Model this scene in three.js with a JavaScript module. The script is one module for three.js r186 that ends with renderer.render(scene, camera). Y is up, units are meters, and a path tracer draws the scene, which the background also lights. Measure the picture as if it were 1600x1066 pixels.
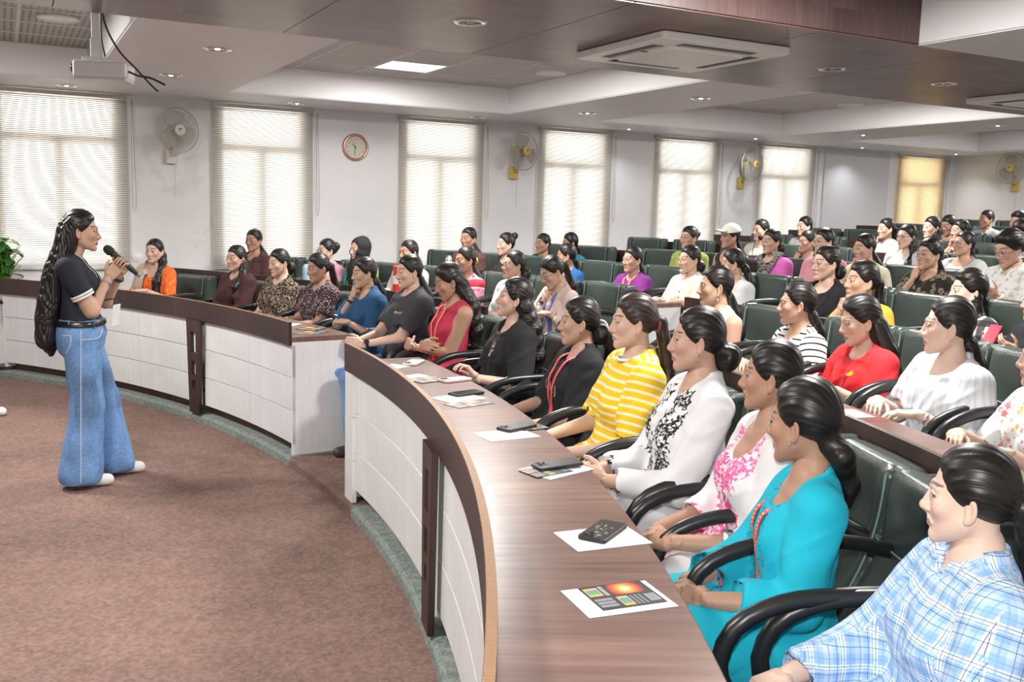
import * as THREE from 'three';
import { mergeGeometries, mergeVertices, toCreasedNormals } from 'three/addons/utils/BufferGeometryUtils.js';
import { RoundedBoxGeometry } from 'three/addons/geometries/RoundedBoxGeometry.js';
import { RectAreaLightUniformsLib } from 'three/addons/lights/RectAreaLightUniformsLib.js';

// ---------- camera, sky, flash, exposure ----------
const CAM = [0, 1.66, 10.14];
const scene = new THREE.Scene();
const camera = new THREE.PerspectiveCamera(38.98, 1600 / 1066, 0.05, 60);
camera.position.set(...CAM); camera.rotation.set(-0.13257, -0.48598, 0.02706, 'YXZ');
const renderer = new THREE.WebGLRenderer();
renderer.toneMapping = THREE.LinearToneMapping; renderer.toneMappingExposure = 1.88;
renderer.shadowMap.enabled = true;
RectAreaLightUniformsLib.init();
scene.background = new THREE.Color().setRGB(4.2, 4.15, 4.0);          // white overcast sky outside the windows
// the photographer's flash, just above the lens
const flash = new THREE.SpotLight(new THREE.Color().setRGB(1, 0.985, 0.96), 8, 0, 1.25, 0.6, 2); flash.position.set(0.03, 1.84, 10.1); flash.target.position.set(2.4, 1.25, 5.5); flash.castShadow = true; flash.shadow.radius = 2.5; flash.name = 'camera_flash'; scene.add(flash, flash.target);
// lamps in the ceiling recesses: position of each 0.6 m panel, all but the first added out of view for ambient fill; the panels themselves are built below
const SX = (s) => s * 1.04, SZ = (d) => 10.14 - (10.14 - d) * 1.04, SOFFIT = 2.72, RECESS = 2.99;
const PANELS = [[3.24, 1.79, 1], [3.24, 3.3, 1], [7.1, 3.3, 1], [11, 3.3, 1], [-0.7, 3.3, 1], [3.24, 7.1, 1], [7.1, 7.1, 1], [11, 7.1, 1], [-0.7, 7.1, 1]].map(([s, d]) => [SX(s), SZ(d)]);
for (const [x, z] of PANELS) { const l = new THREE.RectAreaLight(new THREE.Color().setRGB(1, 0.97, 0.93), x < 6 && z < 2 ? 14 : 68, 0.56, 0.56); l.position.set(x, RECESS - 0.035, z); l.lookAt(x, 0, z); l.name = 'panel_lamp'; scene.add(l); }
// ---------- helpers ----------
const V3 = (x, y, z) => new THREE.Vector3(x, y, z), rad = THREE.MathUtils.degToRad, lerp = THREE.MathUtils.lerp, clamp = THREE.MathUtils.clamp;
const sstep = (a, b, x) => { const t = clamp((x - a) / (b - a), 0, 1); return t * t * (3 - 2 * t); };
function rng(seed) { let s = seed >>> 0; return () => { s = (s + 0x6d2b79f5) | 0; let t = Math.imul(s ^ (s >>> 15), 1 | s); t = (t + Math.imul(t ^ (t >>> 7), 61 | t)) ^ t; return ((t ^ (t >>> 14)) >>> 0) / 4294967296; }; }
const used = new Map();
function numbered(n) { const k = used.get(n) ?? 0; used.set(n, k + 1); return k ? n + '_' + String(k).padStart(3, '0') : n; }
function thing(name, label, category, pos = [0, 0, 0], ry = 0, group) {
  const o = new THREE.Group(); o.name = numbered(name); o.position.set(...pos); o.rotation.y = ry;
  o.userData = { label, category }; if (group) o.userData.group = group; scene.add(o); return o;
}
function struct(name, pos = [0, 0, 0]) { const o = new THREE.Group(); o.name = numbered(name); o.position.set(...pos); o.userData = { kind: 'structure' }; scene.add(o); return o; }
function part(name, geo, mat, parent, label) {
  const m = new THREE.Mesh(geo, mat); m.name = numbered(name); m.castShadow = m.receiveShadow = true; parent.add(m); if (label) m.userData.label = label; return m;
}
function copyOf(o, name, pos, ry, label, group) {
  const c = o.clone(); c.name = numbered(name); c.traverse((q) => { if (q !== c) q.name = numbered(q.name.replace(/_\d{3}$/, '')); });
  c.position.set(...pos); c.rotation.set(0, ry, 0); c.userData = { label, category: o.userData.category }; if (group) c.userData.group = group; scene.add(c); return c;
}
const M = (g, x = 0, y = 0, z = 0, rx = 0, ry = 0, rz = 0) => { g.applyMatrix4(new THREE.Matrix4().compose(V3(x, y, z), new THREE.Quaternion().setFromEuler(new THREE.Euler(rx, ry, rz, 'YXZ')), V3(1, 1, 1))); return g; };
function strip(g) { for (const k of Object.keys(g.attributes)) if (!['position', 'normal', 'uv'].includes(k)) g.deleteAttribute(k); return g.index ? g.toNonIndexed() : g; }
const merge = (gs) => mergeGeometries(gs.map(strip));
// box with uv in metres
function box(w, h, d, x = 0, y = 0, z = 0, bevel = 0) {
  const g = bevel ? new RoundedBoxGeometry(w, h, d, 2, bevel) : new THREE.BoxGeometry(w, h, d); boxUV(g); return M(g, x, y, z);
}
function boxUV(g, s = 1) {
  const p = g.attributes.position, n = g.attributes.normal, uv = new Float32Array(p.count * 2);
  for (let i = 0; i < p.count; i++) {
    const ax = Math.abs(n.getX(i)), ay = Math.abs(n.getY(i)), az = Math.abs(n.getZ(i));
    const [a, b] = ax > ay && ax > az ? [p.getZ(i), p.getY(i)] : ay > az ? [p.getX(i), p.getZ(i)] : [p.getX(i), p.getY(i)];
    uv[i * 2] = a * s; uv[i * 2 + 1] = b * s;
  }
  g.setAttribute('uv', new THREE.BufferAttribute(uv, 2)); return g;
}
const cyl = (r0, r1, h, x = 0, y = 0, z = 0, seg = 24, rx = 0, rz = 0) => M(new THREE.CylinderGeometry(r1, r0, h, seg), x, y, z, rx, 0, rz);
const lathe = (pts, seg = 28) => new THREE.LatheGeometry(pts.map(([r, y]) => new THREE.Vector2(r, y)), seg);
const tube = (pts, r, seg = 24, rs = 8, closed = false) => new THREE.TubeGeometry(new THREE.CatmullRomCurve3(pts.map((p) => V3(...p)), closed), seg, r, rs, closed);
// sweep of an arbitrary (r, y) profile around the seating centre; angles in degrees as seen in plan, anticlockwise from +x
const CX = -6.552, CZ = 4.96;
const polar = (R, th) => [CX + R * Math.cos(rad(th)), CZ - R * Math.sin(rad(th))];
const facing = (th) => Math.atan2(-Math.cos(rad(th)), Math.sin(rad(th)));   // rotation.y that turns local +z towards the centre
function arc(profile, t0, t1, o = [0, 0, 0], seg) {
  seg = seg ?? Math.max(1, Math.ceil(Math.abs(t1 - t0) / 0.7));
  const pos = [], uv = [], n = profile.length, put = (r, y, t, u, v) => { const [x, z] = polar(r, t); pos.push(x - o[0], y - o[1], z - o[2]); uv.push(u, v); };
  let per = 0;
  for (let k = 0; k < n; k++) {
    const [r0, y0] = profile[k], [r1, y1] = profile[(k + 1) % n], L = Math.hypot(r1 - r0, y1 - y0);
    for (let i = 0; i < seg; i++) {
      const a = lerp(t0, t1, i / seg), b = lerp(t0, t1, (i + 1) / seg), ua = rad(a) * 8.4, ub = rad(b) * 8.4;
      put(r0, y0, a, ua, per); put(r1, y1, a, ua, per + L); put(r1, y1, b, ub, per + L);
      put(r0, y0, a, ua, per); put(r1, y1, b, ub, per + L); put(r0, y0, b, ub, per);
    }
    per += L;
  }
  const tri = THREE.ShapeUtils.triangulateShape(profile.map(([r, y]) => new THREE.Vector2(r, y)), []);
  for (const [a, b, c] of tri) {
    for (const q of [a, b, c]) put(profile[q][0], profile[q][1], t0, profile[q][0], profile[q][1]);
    for (const q of [a, c, b]) put(profile[q][0], profile[q][1], t1, profile[q][0], profile[q][1]);
  }
  const g = new THREE.BufferGeometry();
  g.setAttribute('position', new THREE.Float32BufferAttribute(pos, 3)); g.setAttribute('uv', new THREE.Float32BufferAttribute(uv, 2));
  // smooth along the arc, sharp at the profile's corners
  return toCreasedNormals(g, rad(12));
}
const ring = (r0, r1, y0, y1) => [[r0, y0], [r0, y1], [r1, y1], [r1, y0]];

// ---------- textures ----------
function canvasTex(w, h, draw, opts = {}) {
  const c = document.createElement('canvas'); c.width = w; c.height = h; const x = c.getContext('2d'); draw(x, w, h);
  const t = new THREE.CanvasTexture(c); if (!opts.data) t.colorSpace = THREE.SRGBColorSpace; t.wrapS = t.wrapT = THREE.RepeatWrapping; t.magFilter = THREE.LinearFilter;
  if (opts.rep) t.repeat.set(...opts.rep); if (opts.clamp) t.wrapS = t.wrapT = THREE.ClampToEdgeWrapping; return t;
}
function noiseTex(n, f, opts = {}) {
  const d = new Uint8Array(n * n * 4);
  for (let y = 0; y < n; y++) for (let x = 0; x < n; x++) { const c = f(x / n, y / n), i = (y * n + x) * 4; for (let k = 0; k < 3; k++) d[i + k] = clamp(c[k] ?? c[0], 0, 1) * 255; d[i + 3] = 255; }
  const t = new THREE.DataTexture(d, n, n); if (!opts.data) t.colorSpace = THREE.SRGBColorSpace; t.wrapS = t.wrapT = THREE.RepeatWrapping; t.magFilter = THREE.LinearFilter; t.needsUpdate = true;
  if (opts.rep) t.repeat.set(...opts.rep); return t;
}
const vr = rng(7), VN = new Float32Array(256 * 256).map(() => vr());
const vn = (x, y, p) => { x = ((x % p) + p) % p; y = ((y % p) + p) % p; const i = Math.floor(x), j = Math.floor(y), u = x - i, v = y - j, s = u * u * (3 - 2 * u), t = v * v * (3 - 2 * v), g = (a, b) => VN[(b % p) * 256 + (a % p)]; return lerp(lerp(g(i, j), g(i + 1, j), s), lerp(g(i, j + 1), g(i + 1, j + 1), s), t); };
const fbm = (x, y, p, o = 4) => { let s = 0, a = 0.5; for (let k = 0; k < o && p <= 256; k++) { s += a * vn(x * p, y * p, p); p *= 2; a *= 0.5; } return s; };   // x, y in 0..1, tiles
// ---------- implicit surfaces ----------
const smin = (a, b, k) => { const h = Math.max(k - Math.abs(a - b), 0) / k; return Math.min(a, b) - h * h * k * 0.25; };
const smax = (a, b, k) => -smin(-a, -b, k);
function cap(x, y, z, a, b, ra, rb) {
  const bx = b[0] - a[0], by = b[1] - a[1], bz = b[2] - a[2], px = x - a[0], py = y - a[1], pz = z - a[2], l = bx * bx + by * by + bz * bz;
  const t = l > 0 ? Math.min(1, Math.max(0, (px * bx + py * by + pz * bz) / l)) : 0, dx = px - bx * t, dy = py - by * t, dz = pz - bz * t;
  return Math.sqrt(dx * dx + dy * dy + dz * dz) - (ra + (rb - ra) * t);
}
function ell(x, y, z, a, b, c) { const k0 = Math.hypot(x / a, y / b, z / c), k1 = Math.hypot(x / (a * a), y / (b * b), z / (c * c)); return k1 > 1e-9 ? (k0 * (k0 - 1)) / k1 : -Math.min(a, b, c); }
const sph = (x, y, z, r) => Math.sqrt(x * x + y * y + z * z) - r;
// surface nets over a box; the field is a signed distance, so blocks far from the surface are skipped
function net(f, lo, hi, h, keepUV) {
  const n = [0, 1, 2].map((k) => Math.ceil((hi[k] - lo[k]) / h) + 2), [nx, ny, nz] = n, val = new Float32Array(nx * ny * nz), B = 4, half = ((B - 1) / 2) * h, skip = half * 1.75 * 1.3 + h * 1.5;
  for (let k = 0; k < nz; k += B) for (let j = 0; j < ny; j += B) for (let i = 0; i < nx; i += B) {
    const c = f(lo[0] + i * h + half, lo[1] + j * h + half, lo[2] + k * h + half), far = Math.abs(c) > skip;
    for (let kk = k; kk < Math.min(nz, k + B); kk++) for (let jj = j; jj < Math.min(ny, j + B); jj++) for (let ii = i; ii < Math.min(nx, i + B); ii++)
      val[(kk * ny + jj) * nx + ii] = far ? c : f(lo[0] + ii * h, lo[1] + jj * h, lo[2] + kk * h);
  }
  const id = new Int32Array(nx * ny * nz).fill(-1), pos = [], idx = [], sx = 1, sy = nx, sz = nx * ny, off = [0, sx, sy, sx + sy, sz, sx + sz, sy + sz, sx + sy + sz];
  const E = [[0, 1], [2, 3], [4, 5], [6, 7], [0, 2], [1, 3], [4, 6], [5, 7], [0, 4], [1, 5], [2, 6], [3, 7]];
  for (let k = 0; k < nz - 1; k++) for (let j = 0; j < ny - 1; j++) for (let i = 0; i < nx - 1; i++) {
    const o = (k * ny + j) * nx + i; let m = 0;
    for (let q = 0; q < 8; q++) if (val[o + off[q]] < 0) m |= 1 << q;
    if (m === 0 || m === 255) continue;
    let x = 0, y = 0, z = 0, c = 0;
    for (const [a, b] of E) {
      if (((m >> a) & 1) === ((m >> b) & 1)) continue;
      const va = val[o + off[a]], vb = val[o + off[b]], t = va / (va - vb);
      x += (a & 1) + ((b & 1) - (a & 1)) * t; y += ((a >> 1) & 1) + (((b >> 1) & 1) - ((a >> 1) & 1)) * t; z += (a >> 2) + ((b >> 2) - (a >> 2)) * t; c++;
    }
    id[o] = pos.length / 3; pos.push(lo[0] + (i + x / c) * h, lo[1] + (j + y / c) * h, lo[2] + (k + z / c) * h);
  }
  for (let k = 1; k < nz - 1; k++) for (let j = 1; j < ny - 1; j++) for (let i = 1; i < nx - 1; i++) {
    const o = (k * ny + j) * nx + i, s = val[o] < 0;
    const quad = (a, b, c, d, flip) => { a = id[a]; b = id[b]; c = id[c]; d = id[d]; if (a < 0 || b < 0 || c < 0 || d < 0) return; flip ? idx.push(a, b, c, a, c, d) : idx.push(a, c, b, a, d, c); };
    if (s !== val[o + sx] < 0) quad(o, o - sy, o - sy - sz, o - sz, s);
    if (s !== val[o + sy] < 0) quad(o, o - sz, o - sz - sx, o - sx, s);
    if (s !== val[o + sz] < 0) quad(o, o - sx, o - sx - sy, o - sy, s);
  }
  const g = new THREE.BufferGeometry(); g.setAttribute('position', new THREE.Float32BufferAttribute(pos, 3)); g.setIndex(idx);
  // normals from the field, one step towards the true surface
  const p = g.attributes.position.array, nn = new Float32Array(p.length), e = h * 0.6;
  for (let i = 0; i < p.length; i += 3) {
    const x = p[i], y = p[i + 1], z = p[i + 2], a = f(x + e, y - e, z - e), b = f(x - e, y - e, z + e), c = f(x - e, y + e, z - e), d = f(x + e, y + e, z + e);
    let gx = a - b - c + d, gy = -a - b + c + d, gz = -a + b - c + d; const l = Math.hypot(gx, gy, gz) || 1, mag = l / (4 * e); gx /= l; gy /= l; gz /= l;
    const w = clamp((a + b + c + d) / 4 / Math.max(mag, 0.5), -h * 0.4, h * 0.4);
    p[i] -= gx * w; p[i + 1] -= gy * w; p[i + 2] -= gz * w; nn[i] = gx; nn[i + 1] = gy; nn[i + 2] = gz;
  }
  g.setAttribute('normal', new THREE.BufferAttribute(nn, 3)); return g;
}
// ---------- head ----------
function skull(x, y, z) {
  const ax = Math.abs(x);
  let d = ell(x, y - 0.027, z + 0.013, 0.0735, 0.083, 0.092);
  d = smin(d, ell(x, y + 0.028, z - 0.026, 0.0575, 0.074, 0.062), 0.03);
  d = smin(d, cap(ax, y, z, [0.045, -0.05, 0.004], [0.01, -0.0925, 0.066], 0.0175, 0.0145), 0.03);
  d = smin(d, sph(x, y + 0.0945, z - 0.0715, 0.0128), 0.02);
  d = smin(d, sph(ax - 0.041, y + 0.021, z - 0.060, 0.0165), 0.026);
  return d;
}
function headField(x, y, z) {
  const ax = Math.abs(x);
  let d = skull(x, y, z);
  d = smin(d, cap(x, y, z, [0, -0.05, -0.028], [0, -0.175, -0.05], 0.043, 0.047), 0.02);
  if (d > 0.05) return d;
  d = smin(d, cap(ax, y, z, [0.012, 0.0195, 0.0855], [0.045, 0.0205, 0.0705], 0.0075, 0.006), 0.014);
  d = smax(d, -ell(ax - 0.031, y + 0.0, z - 0.098, 0.019, 0.0128, 0.0195), 0.013);
  let n = cap(x, y, z, [0, 0.013, 0.0845], [0, -0.027, 0.1025], 0.0062, 0.0082);
  n = smin(n, sph(x, y + 0.0325, z - 0.1055, 0.0092), 0.008);
  n = smin(n, sph(ax - 0.011, y + 0.0355, z - 0.0935, 0.0074), 0.008);
  n = smin(n, cap(x, y, z, [0, -0.0405, 0.098], [0, -0.05, 0.0885], 0.0048, 0.006), 0.008);
  d = smin(d, n, 0.0105);
  d = smin(d, cap(ax, y, z, [0.004, -0.0595, 0.0885], [0.022, -0.0628, 0.079], 0.0058, 0.0032), 0.006);
  d = smin(d, cap(ax, y, z, [0, -0.0698, 0.0875], [0.019, -0.0658, 0.079], 0.0066, 0.0032), 0.006);
  d = smax(d, -cap(ax, y, z, [0, -0.0642, 0.0965], [0.025, -0.0634, 0.0845], 0.0019, 0.0015), 0.003);
  // lids and the opening for the eye
  d = smin(d, sph(ax - 0.0315, y, z - 0.0755, 0.0138), 0.005);
  d = smax(d, -ell(ax - 0.0315, y + 0.0003, z - 0.0892, 0.0128, 0.0043, 0.013), 0.002);
  // ear
  const ex = ax - 0.0775, ey = y + 0.01, ez = z + 0.012, c = Math.cos(0.5), s = Math.sin(0.5), rx = ex * c + ez * s, rz = -ex * s + ez * c;
  let e = ell(rx, ey, rz, 0.008, 0.0285, 0.0168);
  e = smin(e, sph(ax - 0.0725, y + 0.037, z + 0.004, 0.0075), 0.012);
  e = smax(e, -ell(rx - 0.0085, ey - 0.003, rz - 0.002, 0.0065, 0.0205, 0.0105), 0.004);
  return smin(d, e, 0.006);
}
const blobs = (x, y, z) => Math.hypot(x, y, z);
const HEADS = {};
function headTemplate(cell) {
  if (HEADS[cell]) return HEADS[cell];
  const g = net(headField, [-0.1, -0.178, -0.12], [0.1, 0.12, 0.125], cell), p = g.attributes.position, m = new Float32Array(p.count * 4);
  for (let i = 0; i < p.count; i++) {
    const x = p.getX(i), y = p.getY(i), z = p.getZ(i), ax = Math.abs(x), w = cell * 0.35;
    const lip = z > 0.07 && ax < 0.026 ? 1 - sstep(-0.0012 - w, 0.0012 + w, Math.hypot(ax / 0.0235, (y + 0.0648) / (0.0092 - 0.1 * ax)) * 0.0092 - 0.0092) : 0;
    const bx = clamp(ax, 0.0125, 0.05), by = 0.0252 + 0.0036 * Math.sin(((bx - 0.0125) / 0.0375) * 2.3);
    const lo = cell > 0.004 ? 0.0005 : 0, brow = z > 0.045 ? 1 - sstep(0.0012 + lo, 0.0026 + w + lo, Math.hypot(ax - bx, y - by) - 0.0012 * (1 - (bx - 0.0125) / 0.05)) : 0;
    const q = Math.hypot((ax - 0.0315) / 0.0145, (y - 0.0016) / 0.0064), lash = z > 0.06 && y > -0.003 ? sstep(0.75, 0.9, q) * (1 - sstep(1.0, 1.22 + w * 60, q)) : 0;
    const blush = z > 0.03 ? Math.exp(-((ax - 0.045) ** 2 + (y + 0.028) ** 2) / 0.0004) : 0;
    m.set([lip, clamp(brow, 0, 1), lash, blush + (ax > 0.07 ? 0.6 : 0) + 0.8 * Math.exp(-((ax) ** 2 + (y + 0.033) ** 2 + (z - 0.11) ** 2) / 0.0003)], i * 4);
  }
  return (HEADS[cell] = { g, m });
}
// eyeball as rings: white, iris, pupil
const EYE = (() => {
  const pos = [], nor = [], col = [], idx = [], rings = [[0, 0], [0.16, 0], [0.16, 1], [0.5, 1], [0.5, 2], [0.9, 2], [1.5, 2]], cols = [[0.005, 0.004, 0.004], [0.03, 0.014, 0.008], [0.45, 0.42, 0.41]], N = 16;
  rings.forEach(([a, c]) => { for (let i = 0; i < N; i++) { const t = (i / N) * Math.PI * 2, s = Math.sin(a); nor.push(s * Math.cos(t), s * Math.sin(t), Math.cos(a)); pos.push(0.0124 * s * Math.cos(t), 0.0124 * s * Math.sin(t), 0.0124 * Math.cos(a)); col.push(...cols[c]); } });
  for (let r = 0; r < rings.length - 1; r++) for (let i = 0; i < N; i++) { const a = r * N + i, b = r * N + ((i + 1) % N); idx.push(a, a + N, b + N, a, b + N, b); }
  const g = new THREE.BufferGeometry(); g.setAttribute('position', new THREE.Float32BufferAttribute(pos, 3)); g.setAttribute('normal', new THREE.Float32BufferAttribute(nor, 3)); g.setAttribute('color', new THREE.Float32BufferAttribute(col, 3)); g.setIndex(idx); return g;
})();
const SKIN = [[0.62, 0.415, 0.315], [0.54, 0.34, 0.245], [0.43, 0.25, 0.17], [0.3, 0.165, 0.11], [0.7, 0.5, 0.405]];
// head with eyes, coloured for one person; gaze [x, y] shifts the irises
function headGeo(cell, tone, opt = {}) {
  const { g, m } = headTemplate(cell), n = g.attributes.position.count, c = new Float32Array(n * 3), s = SKIN[tone], lip = opt.lip ?? [s[0] * 0.72, s[1] * 0.5, s[2] * 0.5];
  for (let i = 0; i < n; i++) for (let k = 0; k < 3; k++) {
    let v = s[k] * (1 - m[i * 4 + 3] * [0.02, 0.12, 0.12][k]); v = lerp(v, lip[k], m[i * 4]); v = lerp(v, [0.022, 0.015, 0.012][k], Math.max(m[i * 4 + 1] * 0.78, m[i * 4 + 2] * 0.92)); c[i * 3 + k] = v;
  }
  const h = g.clone(); h.setAttribute('color', new THREE.BufferAttribute(c, 3));
  const out = [h];
  for (const sx of [-1, 1]) { const e = EYE.clone(); e.applyMatrix4(new THREE.Matrix4().makeRotationFromEuler(new THREE.Euler(opt.gaze?.[1] ?? 0.03, (opt.gaze?.[0] ?? 0) + sx * 0.02, 0))); e.translate(sx * 0.0315, 0, 0.0755); out.push(e); }
  const r = mergeGeometries(out); r.scale(opt.wide ?? 1, 1, 1); return r;
}
// where hair starts, as z over y, seen from the side
const HL = [[-0.16, -0.2], [-0.1, -0.2], [-0.092, -0.056], [-0.05, -0.042], [-0.032, -0.026], [-0.018, 0.002], [-0.002, 0.026], [0.014, 0.049], [0.04, 0.069], [0.062, 0.0815], [0.076, 0.13], [0.2, 0.2]];
const hairline = (y, H = HL) => { for (let i = 1; i < H.length; i++) if (y < H[i][0]) { const [a, b] = [H[i - 1], H[i]]; return lerp(a[1], b[1], clamp((y - a[0]) / (b[0] - a[0]), 0, 1)); } return 0.2; };
function hairCap(x, y, z, st = {}) {
  const h = (hairline(y - (st.up ?? 0), st.line) - z) * 0.85, ax = Math.abs(x);
  let t = lerp(-0.005, 0.0066 + (st.vol ?? 0) * sstep(0.02, 0.07, h) + 0.0015 * sstep(0.03, -0.06, z) + 0.004 * sstep(0.05, 0.1, y), sstep(-0.006, 0.034, h) ** 0.8);
  if (st.part !== undefined) t -= 0.0035 * Math.exp(-(((x - st.part) / 0.0035) ** 2)) * sstep(-0.045, -0.02, z) * sstep(0.03, 0.06, y);
  const a = Math.atan2(x, y + 0.03); t += 0.0008 * Math.sin(a * 37 + z * 25) * sstep(0, 0.02, h) + 0.0006 * Math.sin(a * 19 - z * 40);
  return skull(x, y, z) - t;
}
// ---------- seated people ----------
// frame of a person: origin on the floor under the hips, +z forward, +x to the person's own left
const mulV = (m, p) => { const e = m.elements; return [e[0] * p[0] + e[4] * p[1] + e[8] * p[2] + e[12], e[1] * p[0] + e[5] * p[1] + e[9] * p[2] + e[13], e[2] * p[0] + e[6] * p[1] + e[10] * p[2] + e[14]]; };
const add = (a, b, k = 1) => [a[0] + b[0] * k, a[1] + b[1] * k, a[2] + b[2] * k], sub = (a, b) => add(a, b, -1), len = (a) => Math.hypot(...a), nrm = (a) => { const l = len(a) || 1; return [a[0] / l, a[1] / l, a[2] / l]; }, dot = (a, b) => a[0] * b[0] + a[1] * b[1] + a[2] * b[2];
const mix3 = (a, b, t) => [lerp(a[0], b[0], t), lerp(a[1], b[1], t), lerp(a[2], b[2], t)];
function elbowOf(S, W, l1, l2, pole) {
  let d = sub(W, S), L = len(d); if (L > (l1 + l2) * 0.995) { W = add(S, nrm(d), (l1 + l2) * 0.995); d = sub(W, S); L = len(d); }
  const n = nrm(d), a = (l1 * l1 - l2 * l2 + L * L) / (2 * L), h = Math.sqrt(Math.max(l1 * l1 - a * a, 1e-4)), p = nrm(sub(pole, n.map((v) => v * dot(pole, n))));
  return [add(add(S, n, a), p, h), W];
}
// torso cross-sections: height over the seat, half width, half depth, centre z
const TORSO = [[-0.02, 0.1455, 0.09, 0.02], [0.04, 0.1649, 0.1098, 0.015], [0.11, 0.163, 0.1062, 0.008], [0.2, 0.1339, 0.0882, 0.0], [0.28, 0.1242, 0.081, 0.0], [0.37, 0.1377, 0.09, 0.0], [0.45, 0.1455, 0.0945, -0.008], [0.51, 0.1377, 0.0779, -0.02], [0.555, 0.0873, 0.0551, -0.024], [0.59, 0.0485, 0.0456, -0.022]];
function torsoD(x, y, z, add_, fat) {
  let k = 1; while (k < TORSO.length - 1 && y > TORSO[k][0]) k++;
  const A = TORSO[k - 1], B = TORSO[k], t = clamp((y - A[0]) / (B[0] - A[0]), 0, 1), s = t * t * (3 - 2 * t);
  const a = (A[1] + (B[1] - A[1]) * s) * fat + add_, b = (A[2] + (B[2] - A[2]) * s) * fat + add_, c = A[3] + (B[3] - A[3]) * s;
  const q = Math.pow(Math.pow(Math.abs(x) / a, 2.3) + Math.pow(Math.abs(z - c) / b, 2.3), 1 / 2.3);
  const d = (q - 1) * Math.min(a, b) * 0.92, yo = Math.max(-0.02 - y - add_, y - 0.59 - add_);
  return yo > 0 ? Math.hypot(Math.max(d, 0), yo) : Math.max(d, yo);
}
const HANDS = {};
// hand: wrist at the origin, fingers towards +z, palm towards -y, thumb towards +x; flex gives the bend of the three joints
function handTemplate(kind, cell) {
  const key = kind + cell; if (HANDS[key]) return HANDS[key];
  const K = { relax: [0.35, 0.5, 0.35, 0.5], flat: [0.08, 0.14, 0.1, 0.75], fist: [1.25, 1.6, 0.9, 0.15], grip: [0.95, 1.15, 0.7, 0.35], hold: [0.55, 0.7, 0.45, 0.9], clasp: [0.75, 0.85, 0.45, 0.4], limp: [0.6, 0.75, 0.5, 0.6] }[kind];
  const F = [[0.027, 0.086, 0.040, 0.024, 0.019, 0.0088], [0.0095, 0.09, 0.044, 0.028, 0.021, 0.009], [-0.0085, 0.087, 0.041, 0.026, 0.02, 0.0086], [-0.0255, 0.079, 0.032, 0.02, 0.018, 0.0077]];
  const caps = [];
  F.forEach(([x, z, a, b, c, r], i) => {
    let p = [x, 0.002, z], ang = 0; const sp = (x / 0.027) * 0.09 * (1 - K[0] / 1.4), L = [a, b, c], j = (i - 1.2) * 0.07;
    L.forEach((l, k) => { ang += K[k] * (1 + j * (k ? 1 : 0.8)); const q = [p[0] + Math.sin(sp) * l * Math.cos(ang), p[1] - Math.sin(ang) * l, p[2] + Math.cos(ang) * l]; caps.push([p, q, r * [1.02, 0.95, 0.86][k], r * [0.95, 0.86, 0.72][k]]); p = q; });
  });
  const sp = K[3], t0 = [0.021, -0.006, 0.022], t1 = add(t0, nrm([0.75 * sp + 0.25, -0.28, 0.62]), 0.044), t2 = add(t1, nrm([0.5 * sp, -0.36, 0.8]), 0.031), t3 = add(t2, nrm([0.25 * sp - 0.1, -0.45, 0.85]), 0.025);
  const thumb = [[t0, t1, 0.0145, 0.0105], [t1, t2, 0.0102, 0.0092], [t2, t3, 0.0092, 0.0074]];
  const field = (x, y, z) => {
    let d = cap(x, y, z, [0, 0, -0.012], [0, 0, 0.02], 0.0235, 0.026) ; d = Math.max(d, Math.abs(y) - 0.0165);
    const px = Math.max(Math.abs(x) - (0.026 + 0.08 * (z - 0.02) * 0.3), 0), pz = Math.max(Math.abs(z - 0.055) - 0.03, 0), py = Math.max(Math.abs(y + 0.001) - 0.002, 0);
    d = smin(d, Math.hypot(px, py, pz) - 0.0115, 0.014);
    let f = 1; for (const c of caps) f = Math.min(f, cap(x, y, z, ...c));
    d = smin(d, f, 0.006); let th = 1; for (const c of thumb) th = smin(th, cap(x, y, z, ...c), 0.004);
    return smin(d, th, 0.008);
  };
  const g = net(field, [-0.05, -0.11, -0.035], [0.085, 0.04, 0.2], cell), p = g.attributes.position, c = new Float32Array(p.count);
  for (let i = 0; i < p.count; i++) { let tip = 0; for (let k = 2; k < 12; k += 3) tip = Math.max(tip, 1 - sstep(0.002, 0.007, Math.hypot(p.getX(i) - caps[k][1][0], p.getY(i) - caps[k][1][1] - 0.006, p.getZ(i) - caps[k][1][2]) - 0.003)); c[i] = tip; }
  return (HANDS[key] = { g, c });
}
function handGeo(kind, cell, tone, side, W, dir, palm, s = 1) {
  const { g, c } = handTemplate(kind, cell), h = g.clone(), col = new Float32Array(c.length * 3), k = SKIN[tone];
  for (let i = 0; i < c.length; i++) for (let q = 0; q < 3; q++) col[i * 3 + q] = lerp(k[q], k[q] * [1.15, 1.05, 1.05][q], c[i]);
  h.setAttribute('color', new THREE.BufferAttribute(col, 3));
  const z = V3(...dir).normalize(), y = V3(...palm).multiplyScalar(-1); y.sub(z.clone().multiplyScalar(y.dot(z))).normalize(); const x = y.clone().cross(z);
  if (side > 0) { h.scale(-1, 1, 1); const id = h.index.array; for (let i = 0; i < id.length; i += 3) { const t = id[i]; id[i] = id[i + 1]; id[i + 1] = t; } }   // the template is a right hand
  h.applyMatrix4(new THREE.Matrix4().makeBasis(x, y, z).scale(V3(s, s, s)).setPosition(...W)); return h;
}
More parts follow.
